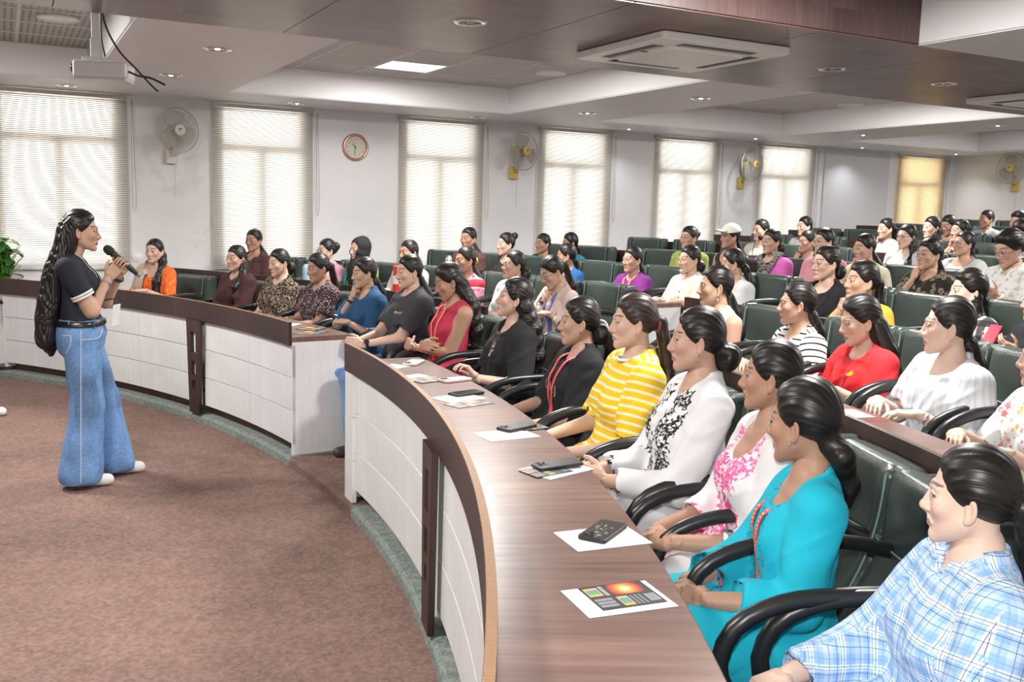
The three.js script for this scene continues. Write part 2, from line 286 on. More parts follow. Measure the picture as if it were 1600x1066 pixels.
// wrist, hand direction and palm direction of the left hand; the right hand is the mirror image unless given
const POSES = {
  lap: { L: [[0.085, 0.685, 0.25], [-0.72, -0.1, 0.5], [-0.35, -0.75, -0.4], 'clasp'], R: [[-0.07, 0.67, 0.26], [0.72, -0.02, 0.5], [0.25, -0.8, -0.3], 'clasp'] },
  clasp: { L: [[0.075, 0.715, 0.29], [-0.5, 0.16, 0.75], [-0.9, -0.2, -0.4], 'clasp'], R: [[-0.075, 0.71, 0.285], [0.5, 0.12, 0.75], [0.9, -0.3, -0.3], 'clasp'] },
  knees: { L: [[0.14, 0.675, 0.27], [-0.28, -0.16, 0.9], [0, -1, -0.1], 'relax'] },
  desk: { L: [[0.15, 0.815, 0.26], [-0.6, 0, 0.75], [0, -1, 0], 'relax'], R: [[-0.15, 0.815, 0.24], [0.7, 0, 0.6], [0, -1, 0], 'relax'] },
  crossed: { L: [[-0.06, 0.75, 0.22], [-0.95, 0.1, -0.05], [0, -0.3, -1], 'relax'], R: [[0.07, 0.78, 0.2], [0.95, 0, 0.0], [0, -0.3, -1], 'relax'] },
  chin: { L: [[0.07, 0, 0.13], [-0.25, 0.95, -0.1], [-0.2, 0.1, -1], 'fist', 'chin'], R: [[-0.02, 0.81, 0.22], [0.9, 0.05, 0.35], [0, -0.9, -0.3], 'relax'], pole: [[0.35, -1, 0.35], null] },
  chinR: { R: [[-0.06, 0, 0.13], [0.3, 0.9, -0.1], [0.2, 0.1, -1], 'fist', 'chin'], L: [[0.1, 0.81, 0.22], [-0.9, 0.0, 0.35], [0, -0.9, -0.3], 'relax'], pole: [null, [-0.4, -1, 0.4]] },
  cheek: { R: [[-0.1, 0.02, 0.07], [0.15, 0.95, -0.15], [0.9, 0.1, -0.2], 'relax', 'chin'], L: [[0.1, 0.8, 0.24], [-0.9, 0, 0.4], [0, -1, 0], 'relax'], pole: [null, [-0.3, -1, 0.7]] },
  armrest: { L: [[0.21, 0.74, 0.2], [-0.5, -0.1, 0.85], [0, -1, 0], 'relax'] },
  raised: { L: [[0.2, 0.76, 0.24], [-0.35, 0.75, 0.6], [-0.3, 0.1, 0.9], 'limp'], R: [[-0.07, 0.66, 0.25], [0.6, -0.15, 0.7], [0.2, -0.9, -0.2], 'relax'] },
  phone: { L: [[0.08, 0.87, 0.24], [-0.35, 0.35, 0.8], [-0.5, 0.7, -0.3], 'hold'], R: [[-0.1, 0.86, 0.24], [0.35, 0.35, 0.8], [0.5, 0.7, -0.3], 'hold'] },
  behind: { L: [[0.18, 0.7, 0.24], [-0.3, -0.1, 0.9], [0, -1, 0], 'relax'] },
};
const TIE = [0, -0.025, -0.112];
// hair that leaves the head: chains of [frame, point, radius]; h = head frame, t = torso frame (height over the seat)
const TAILS = {
  none: [],
  bun: [[['h', [0, -0.03, -0.095], 0.03], ['h', [0, -0.05, -0.122], 0.042], ['h', [0, -0.066, -0.116], 0.042]]],
  highbun: [[['h', [0, 0.055, -0.1], 0.025], ['h', [0, 0.085, -0.115], 0.034]]],
  clawbun: [[['h', [0, 0.0, -0.1], 0.03], ['h', [0, 0.045, -0.125], 0.034], ['h', [0, 0.07, -0.118], 0.016]]],
  pony: [[['h', [0, 0.0, -0.098], 0.024], ['h', [0, 0.0, -0.128], 0.025], ['t', [0, 0.56, -0.15], 0.032], ['t', [0, 0.46, -0.165], 0.03], ['t', [0.01, 0.37, -0.16], 0.012]]],
  ponyfront: [[['h', [0, -0.02, -0.098], 0.024], ['h', [0.03, -0.05, -0.11], 0.027], ['t', [0.09, 0.55, -0.11], 0.034], ['t', [0.12, 0.44, -0.1], 0.03], ['t', [0.115, 0.36, -0.09], 0.012]]],
  low: [[['h', [0, -0.06, -0.085], 0.034], ['t', [0.01, 0.55, -0.12], 0.04], ['t', [0.02, 0.42, -0.15], 0.036], ['t', [0.02, 0.3, -0.15], 0.014]]],
  half: [[['h', [0.035, -0.03, -0.07], 0.05], ['t', [0.07, 0.55, -0.1], 0.05], ['t', [0.085, 0.4, -0.135], 0.042], ['t', [0.08, 0.26, -0.135], 0.014]], [['h', [-0.035, -0.03, -0.07], 0.05], ['t', [-0.06, 0.55, -0.1], 0.05], ['t', [-0.07, 0.4, -0.135], 0.042], ['t', [-0.07, 0.26, -0.135], 0.014]]],
  loose: [[['h', [0.062, -0.03, -0.03], 0.03], ['h', [0.062, -0.09, -0.03], 0.034], ['t', [0.085, 0.56, -0.01], 0.036], ['t', [0.1, 0.45, 0.085], 0.03], ['t', [0.095, 0.31, 0.115], 0.012]], [['h', [-0.062, -0.03, -0.03], 0.03], ['h', [-0.06, -0.09, -0.04], 0.036], ['t', [-0.09, 0.55, -0.07], 0.042], ['t', [-0.09, 0.42, -0.12], 0.036], ['t', [-0.08, 0.3, -0.13], 0.012]], [['h', [0, -0.05, -0.075], 0.05], ['t', [0, 0.54, -0.1], 0.05], ['t', [0, 0.38, -0.135], 0.03]]],
  shortlow: [[['h', [0, -0.05, -0.08], 0.036], ['h', [0, -0.075, -0.115], 0.03], ['t', [0.02, 0.55, -0.125], 0.026], ['t', [0.03, 0.49, -0.125], 0.01]]],
  side: [[['h', [0.05, -0.04, -0.055], 0.042], ['h', [0.06, -0.1, -0.04], 0.04], ['t', [0.1, 0.55, 0.0], 0.04], ['t', [0.105, 0.43, 0.09], 0.042], ['t', [0.1, 0.27, 0.12], 0.034], ['t', [0.09, 0.19, 0.12], 0.014]], [['h', [-0.03, -0.04, -0.07], 0.045], ['h', [0.02, -0.1, -0.06], 0.045]]],
};
const MATS = {};
function person(sp) {
  if (sp.row > 3) sp.lod = 2; const fl = 0.06 + 0.085 * (sp.row - 1), hi = sp.lod === 0, cell = [0.0098, 0.0145, 0.02][sp.lod], bcell = [0.0115, 0.0175, 0.022][sp.lod], R = rng(sp.seed ?? Math.round(sp.R * 1000 + sp.th * 77 + 5000));
  const ts = clamp((sp.hy - 0.46) / 0.692, 0.82, 1.1), fat = sp.fat ?? 1, ry = facing(sp.th) + rad(sp.turn ?? 0);
  // head direction: profile angle a against the line of sight, in plan
  const [hx, hz] = polar(sp.R, sp.th), vx = hx - CAM[0], vz = hz - CAM[2], vl = Math.hypot(vx, vz), v = [vx / vl, vz / vl], rv = [-v[1], v[0]], a = rad(sp.a);
  const hd = [-rv[0] * Math.cos(a) - v[0] * Math.sin(a), -rv[1] * Math.cos(a) - v[1] * Math.sin(a)];
  let hyaw = Math.atan2(hd[0], hd[1]) - ry; hyaw = Math.atan2(Math.sin(hyaw), Math.cos(hyaw));
  const tyaw = clamp(hyaw * 0.25, -0.35, 0.35) + rad(sp.tw ?? 0), lean = rad(sp.lean ?? (sp.row === 1 ? -4 : 2)), roll = rad(sp.sway ?? (R() - 0.5) * 5);
  const T = new THREE.Matrix4().compose(V3(0, 0.46, 0), new THREE.Quaternion().setFromEuler(new THREE.Euler(lean, tyaw, roll, 'YXZ')), V3(ts, ts, ts)), Ti = T.clone().invert();
  const pitch = rad(-(sp.p ?? 0)), hs = (sp.hs ?? 1) * 1.0;
  const neck = mulV(T, [0, 0.6, -0.018]), HM = new THREE.Matrix4().compose(V3(0, 0, 0), new THREE.Quaternion().setFromEuler(new THREE.Euler(pitch, hyaw, rad(sp.r ?? 0), 'YXZ')), V3(hs * 0.98, hs, hs * 0.88));
  const up = mulV(HM, [0, 0.104, 0.03]); HM.setPosition(...add(neck, mix3([0, 0.106, 0.012], up, 0.75)));
  const hc = [HM.elements[12], HM.elements[13], HM.elements[14]], Hi = HM.clone().invert();
  // stand the frame so that the head comes to its place
  const c = Math.cos(ry), s = Math.sin(ry), dy = sp.hy - hc[1];
  const o = thing('person', sp.label, 'person', [hx - (hc[0] * c + hc[2] * s), fl + clamp(dy, -0.05, 0.05), hz - (-hc[0] * s + hc[2] * c)], ry, sp.group);
  // arms
  const P = POSES[sp.pose ?? 'lap'], mir = (q) => [[-q[0][0], q[0][1], q[0][2]], [-q[1][0], q[1][1], q[1][2]], [-q[2][0], q[2][1], q[2][2]], ...q.slice(3)], arms = [];
  for (const side of [1, -1]) {
    const q = side > 0 ? P.L : P.R ?? mir(P.L), S = mulV(T, [side * 0.158 * fat, 0.495, -0.018]); let W = q[0].slice();
    if (q[4] === 'chin') { const h = mulV(HM, [q[0][0] * 0.55, -0.115 + q[0][1], q[0][2] * 0.62]); W = add(h, q[1], -0.075); }
    else { W = [W[0], 0.46 + (W[1] - 0.46) * lerp(1, ts, 0.6), W[2] + (sp.reach ?? 0)]; }
    const pole = P.pole?.[side > 0 ? 0 : 1] ?? [side * 0.42, -0.75, -0.5], [Eb, W2] = elbowOf(S, W, 0.262 * ts, 0.238 * ts, pole);
    arms.push({ side, S, E: Eb, W: W2, q, r: [0.05 * fat, 0.041 * fat, 0.036 * fat, 0.0235] });
  }
  const Lo = [-0.42, 0.38, -0.28], Hi3 = [0.42, 1.35, 0.62];
  const bounds = (pts, pad) => { const lo = [9, 9, 9], h = [-9, -9, -9]; for (const p of pts) for (let k = 0; k < 3; k++) { lo[k] = Math.min(lo[k], p[k] - pad); h[k] = Math.max(h[k], p[k] + pad); } return [lo, h]; };
  const tp = (x, y, z) => mulV(T, [x, y, z]), core = [tp(-0.17, 0, -0.13), tp(0.17, 0, 0.14), tp(0, 0.6, 0), tp(-0.17, 0.5, 0), tp(0.17, 0.5, 0)], armPts = arms.flatMap((A) => [A.S, A.E, A.W]);
  const bodyT = (x, y, z, e) => {   // torso in the torso frame
    let d = torsoD(x, y, z, e, fat); const ax = Math.abs(x);
    if (d < 0.12) { d = smin(d, sph(ax - 0.066, y - 0.38, z - 0.06 * fat, 0.042 * fat + e), 0.06); d = smin(d, cap(ax, y, z, [0, 0.56, -0.026], [0.148 * fat, 0.503, -0.02], 0.036 + e, 0.046 + e), 0.035); }
    return d;
  };
  const neckTop = mulV(HM, [0, -0.1, -0.032]), neckLow = tp(0, 0.54, -0.022);
  const skinF = (x, y, z) => {
    const e = Ti.elements, qx = e[0] * x + e[4] * y + e[8] * z + e[12], qy = e[1] * x + e[5] * y + e[9] * z + e[13], qz = e[2] * x + e[6] * y + e[10] * z + e[14];
    let d = bodyT(qx, qy, qz, -0.004) * ts;
    d = smin(d, cap(x, y, z, neckLow, neckTop, 0.05, 0.046), 0.03);
    for (const A of arms) { d = smin(d, cap(x, y, z, A.S, A.E, A.r[0], A.r[1]), 0.03); d = smin(d, cap(x, y, z, A.E, A.W, A.r[2], A.r[3]), 0.014); }
    return d;
  };
  const tone = sp.skin, [bl, bh] = bounds([...core, ...armPts, neckTop], 0.075), body = net(skinF, bl, bh, bcell);
  { const n = body.attributes.position.count, col = new Float32Array(n * 3); for (let i = 0; i < n; i++) col.set(SKIN[tone], i * 3); body.setAttribute('color', new THREE.BufferAttribute(col, 3)); }
  const head = headGeo([0.0034, 0.0053, 0.0072][sp.lod], tone, sp.face ?? {}); head.applyMatrix4(HM);
  const parts = [body, head]; for (const A of arms) parts.push(handGeo(A.q[3], [0.0042, 0.0068, 0.009][sp.lod], tone, A.side, A.W, A.q[1], A.q[2], 0.93 * ts));
  part('body', mergeGeometries(parts), MATS.skin, o);
  // garment
  const g = sp.top, loose = g.loose ?? 0.014, up2 = g.sleeve ?? 0.6, ph = R() * 6, hem = g.hem ?? 0.1, wr = g.wr ?? 1;
  const thigh = (sd, k) => [sd * lerp(0.088, 0.115, k), 0.545 + 0.02 * k, lerp(0.02, 0.42, k)];
  const NC = { round: [[0, 0.57, 0.035], [0.088, 0.065, 0.1]], scoop: [[0, 0.57, 0.05], [0.105, 0.105, 0.12]], deep: [[0, 0.57, 0.06], [0.092, 0.14, 0.12]], v: [[0, 0.58, 0.03], [0.084, 0.06, 0.095]], crew: [[0, 0.585, 0.012], [0.078, 0.055, 0.085]], wide: [[0, 0.58, 0.04], [0.13, 0.075, 0.105]], shirt: [[0, 0.59, 0.02], [0.07, 0.055, 0.08]], none: null }[g.neck ?? 'round'];
  const sl = arms.map((A) => { const f = up2, dirU = nrm(sub(A.E, A.S)), dirF = nrm(sub(A.W, A.E)); return { ...A, dirU, dirF, end: f <= 0 ? null : f <= 1 ? mix3(A.S, A.E, f) : mix3(A.E, A.W, Math.min(1, f - 1)), r0: A.r[0] + loose * 0.7, rE: A.r[1] + loose * (g.puff ?? 1), rW: lerp(A.r[2], A.r[3], clamp(f - 1, 0, 1)) + loose * (g.cuff ?? 0.8) }; });
  const th0 = [1, -1].map((k) => [thigh(k, 0), thigh(k, hem)]);
  const topF = (x, y, z) => {
    const [qx, qy, qz] = mulV(Ti, [x, y, z]);
    let d = bodyT(qx, qy, qz, loose * (0.75 + 0.5 * sstep(0.45, 0.2, qy))) * ts;
    if (d > 0.3) return d;
    for (const [q0, q1] of th0) d = smin(d, cap(x, y, z, q0, q1, 0.083 * fat + loose, 0.08 * fat + loose), 0.05);
    if (up2 <= 0) for (const A of sl) d = smax(d, -cap(x, y, z, add(A.S, [A.side * 0.06, 0.05, 0]), add(A.S, [A.side * 0.045, -0.07, 0]), 0.06, 0.05), 0.012);
    for (const A of sl) if (A.end) {
      let a;
      if (up2 <= 1) { a = cap(x, y, z, A.S, A.E, A.r0, A.rE); a = smax(a, dot(sub([x, y, z], A.end), A.dirU), 0.006); a = smax(a, -Math.max(cap(x, y, z, A.S, A.E, A.r0 - 0.006, A.rE - 0.006), -dot(sub([x, y, z], A.end), A.dirU) - 0.03), 0.003); }
      else { a = smin(cap(x, y, z, A.S, A.E, A.r0, A.rE), Math.max(cap(x, y, z, A.E, A.W, A.rE, A.r[3] + loose * (g.cuff ?? 0.8)), dot(sub([x, y, z], A.end), A.dirF)), 0.02); a = smax(a, -Math.max(cap(x, y, z, A.E, A.end, A.rE - 0.006, A.rW - 0.006), -dot(sub([x, y, z], A.end), A.dirF) - 0.025), 0.003); }
      d = smin(d, a, 0.022);
    }
    if (d < 0.03) {
      const f1 = Math.sin(26 * qy + 14 * qx * Math.sign(qx + 0.02) + 3 * Math.sin(17 * qz + ph) + ph), f2 = Math.sin(47 * qy - 31 * qx + 4 * Math.sin(21 * qx + ph) + 19 * qz), f3 = Math.sin(70 * qx + 20 * qz + 5 * Math.sin(9 * qy + ph));
      const rg = 1 - Math.abs(Math.sin(11 * qy + 9 * qz + 4 * qx * Math.sign(qx) + 2.2 * Math.sin(7 * qx + ph) + 1.5 * Math.sin(13 * qy + 5 * qz)));
      d -= wr * (0.0045 * rg * rg * rg * sstep(0.55, 0.42, qy) + 0.0028 * f1 * sstep(0.5, 0.3, qy) + 0.0017 * f2 + 0.001 * f3);
    }
    if (NC) { const [k, r] = NC; d = smax(d, -ell(qx - k[0], qy - k[1], qz - k[2], r[0], r[1], r[2]) * ts, 0.006); if (g.neck === 'v' || g.neck === 'shirt') d = smax(d, -cap(qx, qy, qz, [0, 0.585, 0.06], [0, g.neck === 'v' ? 0.43 : 0.49, 0.13], 0.058, 0.006) * ts, 0.005); }
    return d;
  };
  const [tl, th2] = bounds([...core, ...(up2 > 0 ? arms.flatMap((A) => (up2 > 1 ? [A.S, A.E, A.W] : [A.S, A.E])) : [arms[0].S, arms[1].S]), thigh(1, hem), thigh(-1, hem)], 0.11 * fat);
  if (hem < 0.3) tl[1] = Math.max(tl[1], 0.44);
  let tg = net(topF, tl, th2, cell);
  tg = garmentUV(tg, Ti, sl, g.map, ts);
  part(g.name ?? 'top', tg, g.mat, o, g.label);
  if (g.collar) part('collar', collarGeo().applyMatrix4(T), g.mat, o);
  // trousers or skirt
  if (sp.legs !== null) {
    const L = sp.legs ?? { mat: MATS.trousers[Math.floor(R() * MATS.trousers.length)] }, e = L.loose ?? 0.012, lf = (x, y, z) => {
      let d = ell(x, y - 0.535, z + 0.0, 0.17 * fat, 0.085, 0.125 * fat);
      for (const sd of [1, -1]) { const kn = [sd * 0.125, 0.525, 0.46], an = [sd * 0.12, 0.1, 0.43]; d = smin(d, cap(x, y, z, [sd * 0.088, 0.545, 0.02], kn, 0.078 * fat + e, 0.06 + e), 0.04); d = smin(d, cap(x, y, z, kn, an, 0.058 + e, 0.05 + e), 0.02); }
      return d - 0.002 * Math.sin(40 * z + 30 * x) * Math.sin(25 * y + 20 * z);
    };
    const lg = net(lf, [-0.24, 0.06, -0.16], [0.24, 0.66, 0.55], sp.row === 1 ? 0.016 : 0.032); boxUV(lg); part(L.name ?? 'trousers', lg, L.mat, o, L.label);
    for (const sd of [1, -1]) if (sp.row === 1) part('shoe', M(shoeGeo(), sd * 0.12, 0, 0.44), MATS.shoe, o);
  }
  // hair
  const hr = sp.hair ?? {};
  const fr = { h: HM, t: T }, chains = (TAILS[hr.tail ?? 'none'] ?? []).concat(hr.extra ?? []).map((ch) => ch.map(([f, p, r]) => [mulV(fr[f], hr.flip ? [-p[0], p[1], p[2]] : p), r]));
  const st = hr.st ?? {}, tailF = (x, y, z) => { let d = 9; for (const ch of chains) for (let k = 0; k < ch.length - 1; k++) d = smin(d, cap(x, y, z, ch[k][0], ch[k + 1][0], ch[k][1], ch[k + 1][1]), 0.018); return d; };
  const wave = hr.wave ?? 0, hairF = (x, y, z) => {
    const q = mulV(Hi, [x, y, z]); let d = Math.abs(q[0]) > 0.14 || Math.abs(q[1]) > 0.17 || Math.abs(q[2]) > 0.17 ? 0.06 : hairCap(...q, st) * hs;
    if (chains.length) { const t = tailF(x, y, z) - 0.0016 * Math.sin(x * 330 + z * 120 + wave * 9 * Math.sin(y * 40)) - wave * 0.003 * Math.sin(y * 75 + x * 90 + z * 60 + 2 * Math.sin(x * 80)); d = smin(d, t, 0.016); }
    return d;
  };
  if (hr.cover) coverHair(hr.cover, o, HM, Hi, T, Ti, hs, hi);
  else {
    const pts = [mulV(HM, [0.1, 0.13, 0.1]), mulV(HM, [-0.1, 0.13, 0.1]), mulV(HM, [0.1, -0.1, -0.13]), mulV(HM, [-0.1, -0.1, -0.13]), mulV(HM, [0, 0.13, -0.13])]; for (const ch of chains) for (const [p] of ch) pts.push(p);
    const [l, h] = bounds(pts, 0.05), hg = net(hairF, l, h, [0.0058, 0.0075, 0.01][sp.lod]); hairUV(hg, Hi, chains, (x, y, z) => { const q = mulV(Hi, [x, y, z]); return hairCap(...q, st); }, tailF); part('hair', hg, hr.mat ?? MATS.hair, o);
    if (hr.tie) part('hair_tie', M(new THREE.TorusGeometry(0.024, 0.009, 8, 20), 0, 0, 0).applyMatrix4(new THREE.Matrix4().makeTranslation(...(hr.tieAt ?? [0, -0.005, -0.118]))).applyMatrix4(HM), hr.tie, o);
  }
  // things worn
  const onChest = (x, y) => { let z = 0.22; for (let i = 0; i < 40; i++) { const d = topF(...mulV(T, [x, y, z])); if (d < 0.003) break; z -= Math.max(d * 0.7, 0.002); } return [x, y, z]; };
  const nape = 0.6;
  if (sp.lanyard) {
    const w = 0.0125; const low = sp.lanyard.low ?? 0.24;
    for (const sd of [1, -1]) {
      const pts = [tp(sd * 0.02, nape - 0.005, -0.078), tp(sd * 0.055, nape - 0.012, -0.04)]; for (let k = 0; k <= 8; k++) { const t = k / 8; pts.push(tp(...onChest(sd * lerp(0.062, 0.004, t), lerp(0.57, low, t)))); }
      part('lanyard', ribbon(pts, mulV(new THREE.Matrix4().extractRotation(T), [1, 0, 0]), w, 0.0012), sp.lanyard.mat, o);
    }
    const cb = onChest(0, low - 0.07); const cg = box(0.06, 0.09, 0.004, 0, 0, 0); cg.applyMatrix4(new THREE.Matrix4().compose(V3(cb[0], cb[1], cb[2] + 0.012), new THREE.Quaternion().setFromEuler(new THREE.Euler(sp.lanyard.tilt ?? -0.3, 0, 0)), V3(1, 1, 1))).applyMatrix4(T); part('name_card', cg, MATS.card, o);
  }
  if (sp.specs) part('glasses', glassesGeo().applyMatrix4(HM), sp.specs === 'steel' ? MATS.wireFrame : MATS.black, o);
  if (sp.earring) for (const sd of [1, -1]) part('earring', M(new THREE.SphereGeometry(sp.earring === 'drop' ? 0.006 : 0.0042, 10, 8), sd * 0.081, -0.044, 0.001).applyMatrix4(HM), MATS.steel, o);
  if (sp.earring === 'drop') for (const sd of [1, -1]) part('earring_drop', M(new THREE.SphereGeometry(0.008, 10, 8), sd * 0.083, -0.064, 0.001).applyMatrix4(HM), MATS.steel, o);
  for (const [sd, kind] of sp.wrist ?? []) {
    const A = arms.find((q) => q.side === sd), d = nrm(sub(A.W, A.E)), p = add(A.W, d, -0.025), tg2 = new THREE.TorusGeometry(0.027, kind === 'bangle' ? 0.0028 : 0.0075, 8, 24); if (kind !== 'bangle') tg2.scale(1, 1, 1.3);
    tg2.applyMatrix4(new THREE.Matrix4().compose(V3(...p), new THREE.Quaternion().setFromUnitVectors(V3(0, 0, 1), V3(...d)), V3(1, 1, 1)));
    part(kind === 'bangle' ? 'bangle' : 'wristband', tg2, { watch: MATS.black, white: MATS.card, bangle: MATS.steel, red: MATS.redBand }[kind] ?? MATS.black, o);
    if (kind === 'watch') { const f = cyl(0.017, 0.017, 0.009); const out = nrm([A.side * 0.7, 0.6, 0.3]); f.applyMatrix4(new THREE.Matrix4().compose(V3(...add(p, out, 0.029)), new THREE.Quaternion().setFromUnitVectors(V3(0, 1, 0), V3(...out)), V3(1, 1, 1))); part('watch_face', f, MATS.black, o); }
  }
  if (sp.extra) sp.extra({ o, T, Ti, HM, Hi, tp, onChest, arms, topF, hs, bounds, cell });
  sp.out = { o, T, HM, arms, tp };
  return o;
}
// uv in metres: on the trunk (x, height) seen from the front or (z, height) at the side, on sleeves (round, along); 'print' maps only the front
function garmentUV(g, Ti, sl, mode, ts) {
  const p = g.attributes.position.array, n = g.attributes.normal.array, ix = g.index.array, F = ix.length / 3, pos = new Float32Array(F * 9), nor = new Float32Array(F * 9), uv = new Float32Array(F * 6);
  const e = Ti.elements, rot = (a) => [e[0] * a[0] + e[4] * a[1] + e[8] * a[2], e[1] * a[0] + e[5] * a[1] + e[9] * a[2], e[2] * a[0] + e[6] * a[1] + e[10] * a[2]];
  for (let f = 0; f < F; f++) {
    const P = [0, 1, 2].map((k) => [0, 1, 2].map((c) => p[ix[f * 3 + k] * 3 + c])), N = [0, 1, 2].map((c) => n[ix[f * 3] * 3 + c] + n[ix[f * 3 + 1] * 3 + c] + n[ix[f * 3 + 2] * 3 + c]);
    const m = mix3(mix3(P[0], P[1], 0.5), P[2], 1 / 3), q = mulV(Ti, m); let arm = null, best = 1e9;
    const ax = Math.abs(q[0]);
    for (const A of sl) if (A.end && ax > 0.1) { const d1 = cap(...m, A.S, A.E, A.r0, A.rE), d2 = A.rW !== undefined ? cap(...m, A.E, A.W, A.rE, A.r[3]) : 9; const d = Math.min(d1, d2) + (q[0] * A.side < 0.135 ? 0.03 : 0); if (d < best && (ax > 0.165 || d < 0.02)) { best = d; arm = d1 <= d2 ? [A.S, A.dirU, 0] : [A.E, A.dirF, len(sub(A.E, A.S))]; } }
    for (let k = 0; k < 3; k++) {
      const v = ix[f * 3 + k]; let u, w;
      if (arm && mode !== 'printall') {
        const d = sub(P[k], arm[0]), t = dot(d, arm[1]), r = rot(N); let b = nrm(Math.abs(arm[1][1]) > 0.9 ? [1, 0, 0] : [arm[1][2], 0, -arm[1][0]]); const c2 = [arm[1][1] * b[2] - arm[1][2] * b[1], arm[1][2] * b[0] - arm[1][0] * b[2], arm[1][0] * b[1] - arm[1][1] * b[0]];
        u = Math.abs(dot(N, b)) > Math.abs(dot(N, c2)) ? dot(d, c2) : dot(d, b); w = 0.5 - t - arm[2]; if (mode === 'print') { u = -0.29; w = 0.02; }
      } else {
        const s = mulV(Ti, P[k]), r = rot(N), sy = Math.abs(r[1]) > 1.6 * Math.max(Math.abs(r[0]), Math.abs(r[2]));
        if (mode === 'print') { if (r[2] > 0.25 * Math.abs(r[0]) - 0.0) { u = clamp(s[0], -0.29, 0.29); w = s[1]; } else { u = -0.29; w = 0.02; } }
        else if (sy) { u = s[0]; w = s[2] + 0.5; } else if (Math.abs(r[2]) > Math.abs(r[0])) { u = s[0]; w = s[1]; } else { u = s[2] + 0.3; w = s[1]; }
      }
      for (let c = 0; c < 3; c++) { pos[f * 9 + k * 3 + c] = P[k][c]; nor[f * 9 + k * 3 + c] = n[v * 3 + c]; }
      uv[f * 6 + k * 2] = mode === 'print' ? u / 0.6 + 0.5 : u; uv[f * 6 + k * 2 + 1] = mode === 'print' ? clamp(w / 0.6, 0.01, 0.99) : w;
    }
  }
  const o = new THREE.BufferGeometry(); o.setAttribute('position', new THREE.BufferAttribute(pos, 3)); o.setAttribute('normal', new THREE.BufferAttribute(nor, 3)); o.setAttribute('uv', new THREE.BufferAttribute(uv, 2)); return o;
}
function hairUV(g, Hi, chains, capF, tailF) {
  const p = g.attributes.position, uv = new Float32Array(p.count * 2);
  for (let i = 0; i < p.count; i++) {
    const P = [p.getX(i), p.getY(i), p.getZ(i)], q = mulV(Hi, P);
    if (chains.length && tailF(...P) < capF(...P) - 0.004) {
      let best = 9, u = 0, v = 0, l0 = 0;
      for (const ch of chains) { l0 = 0; for (let k = 0; k < ch.length - 1; k++) { const A = ch[k][0], B = ch[k + 1][0], L = len(sub(B, A)), d = cap(...P, A, B, ch[k][1], ch[k + 1][1]); if (d < best) { best = d; const t = dot(sub(P, A), nrm(sub(B, A))); u = P[0] * 0.8 + P[2] * 0.6; v = l0 + t; } l0 += L; } }
      uv[i * 2] = u + 0.5; uv[i * 2 + 1] = v;
    } else { const a = Math.atan2(q[0], q[1] + 0.03); uv[i * 2] = a * 0.085; uv[i * 2 + 1] = q[2] + 0.5; }
  }
  g.setAttribute('uv', new THREE.BufferAttribute(uv, 2));
}
// flat band swept along points; wide = the direction of its width
function ribbon(pts, wide, w, t) {
  const c = new THREE.CatmullRomCurve3(pts.map((p) => V3(...p))), N = pts.length * 4, pos = [], idx = [], uv = [];
  for (let i = 0; i <= N; i++) { const u = i / N, p = c.getPoint(u), tg = c.getTangent(u), x = V3(...wide), y = tg.clone().cross(x).normalize(); x.copy(y).cross(tg).normalize(); for (const [a, b] of [[-w, -t], [w, -t], [w, t], [-w, t]]) { pos.push(p.x + x.x * a + y.x * b, p.y + x.y * a + y.y * b, p.z + x.z * a + y.z * b); uv.push(a > 0 ? 1 : 0, u * 12); } }
  for (let i = 0; i < N; i++) for (let k = 0; k < 4; k++) { const a = i * 4 + k, b = i * 4 + ((k + 1) % 4); idx.push(a, b, a + 4, b, b + 4, a + 4); }
  let g = new THREE.BufferGeometry(); g.setAttribute('position', new THREE.Float32BufferAttribute(pos, 3)); g.setAttribute('uv', new THREE.Float32BufferAttribute(uv, 2)); g.setIndex(idx); g = g.toNonIndexed(); g.computeVertexNormals(); return g;
}
let _collar; function collarGeo() {   // folded shirt collar, open at the front
  if (!_collar) {
    const N = 40, rows = [], pos = [], idx = [];
    for (let i = 0; i <= N; i++) {
      const a = lerp(-2.72, 2.72, i / N), f = Math.abs(a) / 2.72, s = Math.sin(a), c = -Math.cos(a), fr = sstep(0.55, 1, f), P = (r, y, zf = 1) => [s * r * (1 - 0.12 * fr), y, c * r * zf - 0.012];
      rows.push([P(0.056, 0.552 - 0.02 * fr), P(0.058, 0.592 - 0.03 * fr), P(0.062, 0.597 - 0.03 * fr), P(0.068, 0.59 - 0.03 * fr), P(0.084 + 0.006 * fr, 0.55 - 0.052 * fr, 1 + 0.12 * fr), P(0.08 + 0.006 * fr, 0.548 - 0.052 * fr, 1 + 0.1 * fr), P(0.064, 0.582 - 0.03 * fr)]);
    }
    for (const r of rows) for (const q of r) pos.push(...q); const K = 7;
    for (let i = 0; i < N; i++) for (let k = 0; k < K; k++) { const a = i * K + k, b = i * K + ((k + 1) % K); idx.push(a, b, a + K, b, b + K, a + K); }
    for (const e of [0, N]) for (let k = 1; k < K - 1; k++) e ? idx.push(e * K, e * K + k + 1, e * K + k) : idx.push(0, k, k + 1);
    let q = new THREE.BufferGeometry(); q.setAttribute('position', new THREE.Float32BufferAttribute(pos, 3)); q.setIndex(idx); q = toCreasedNormals(q, 0.9); boxUV(q); _collar = q;
  } return _collar.clone();
}
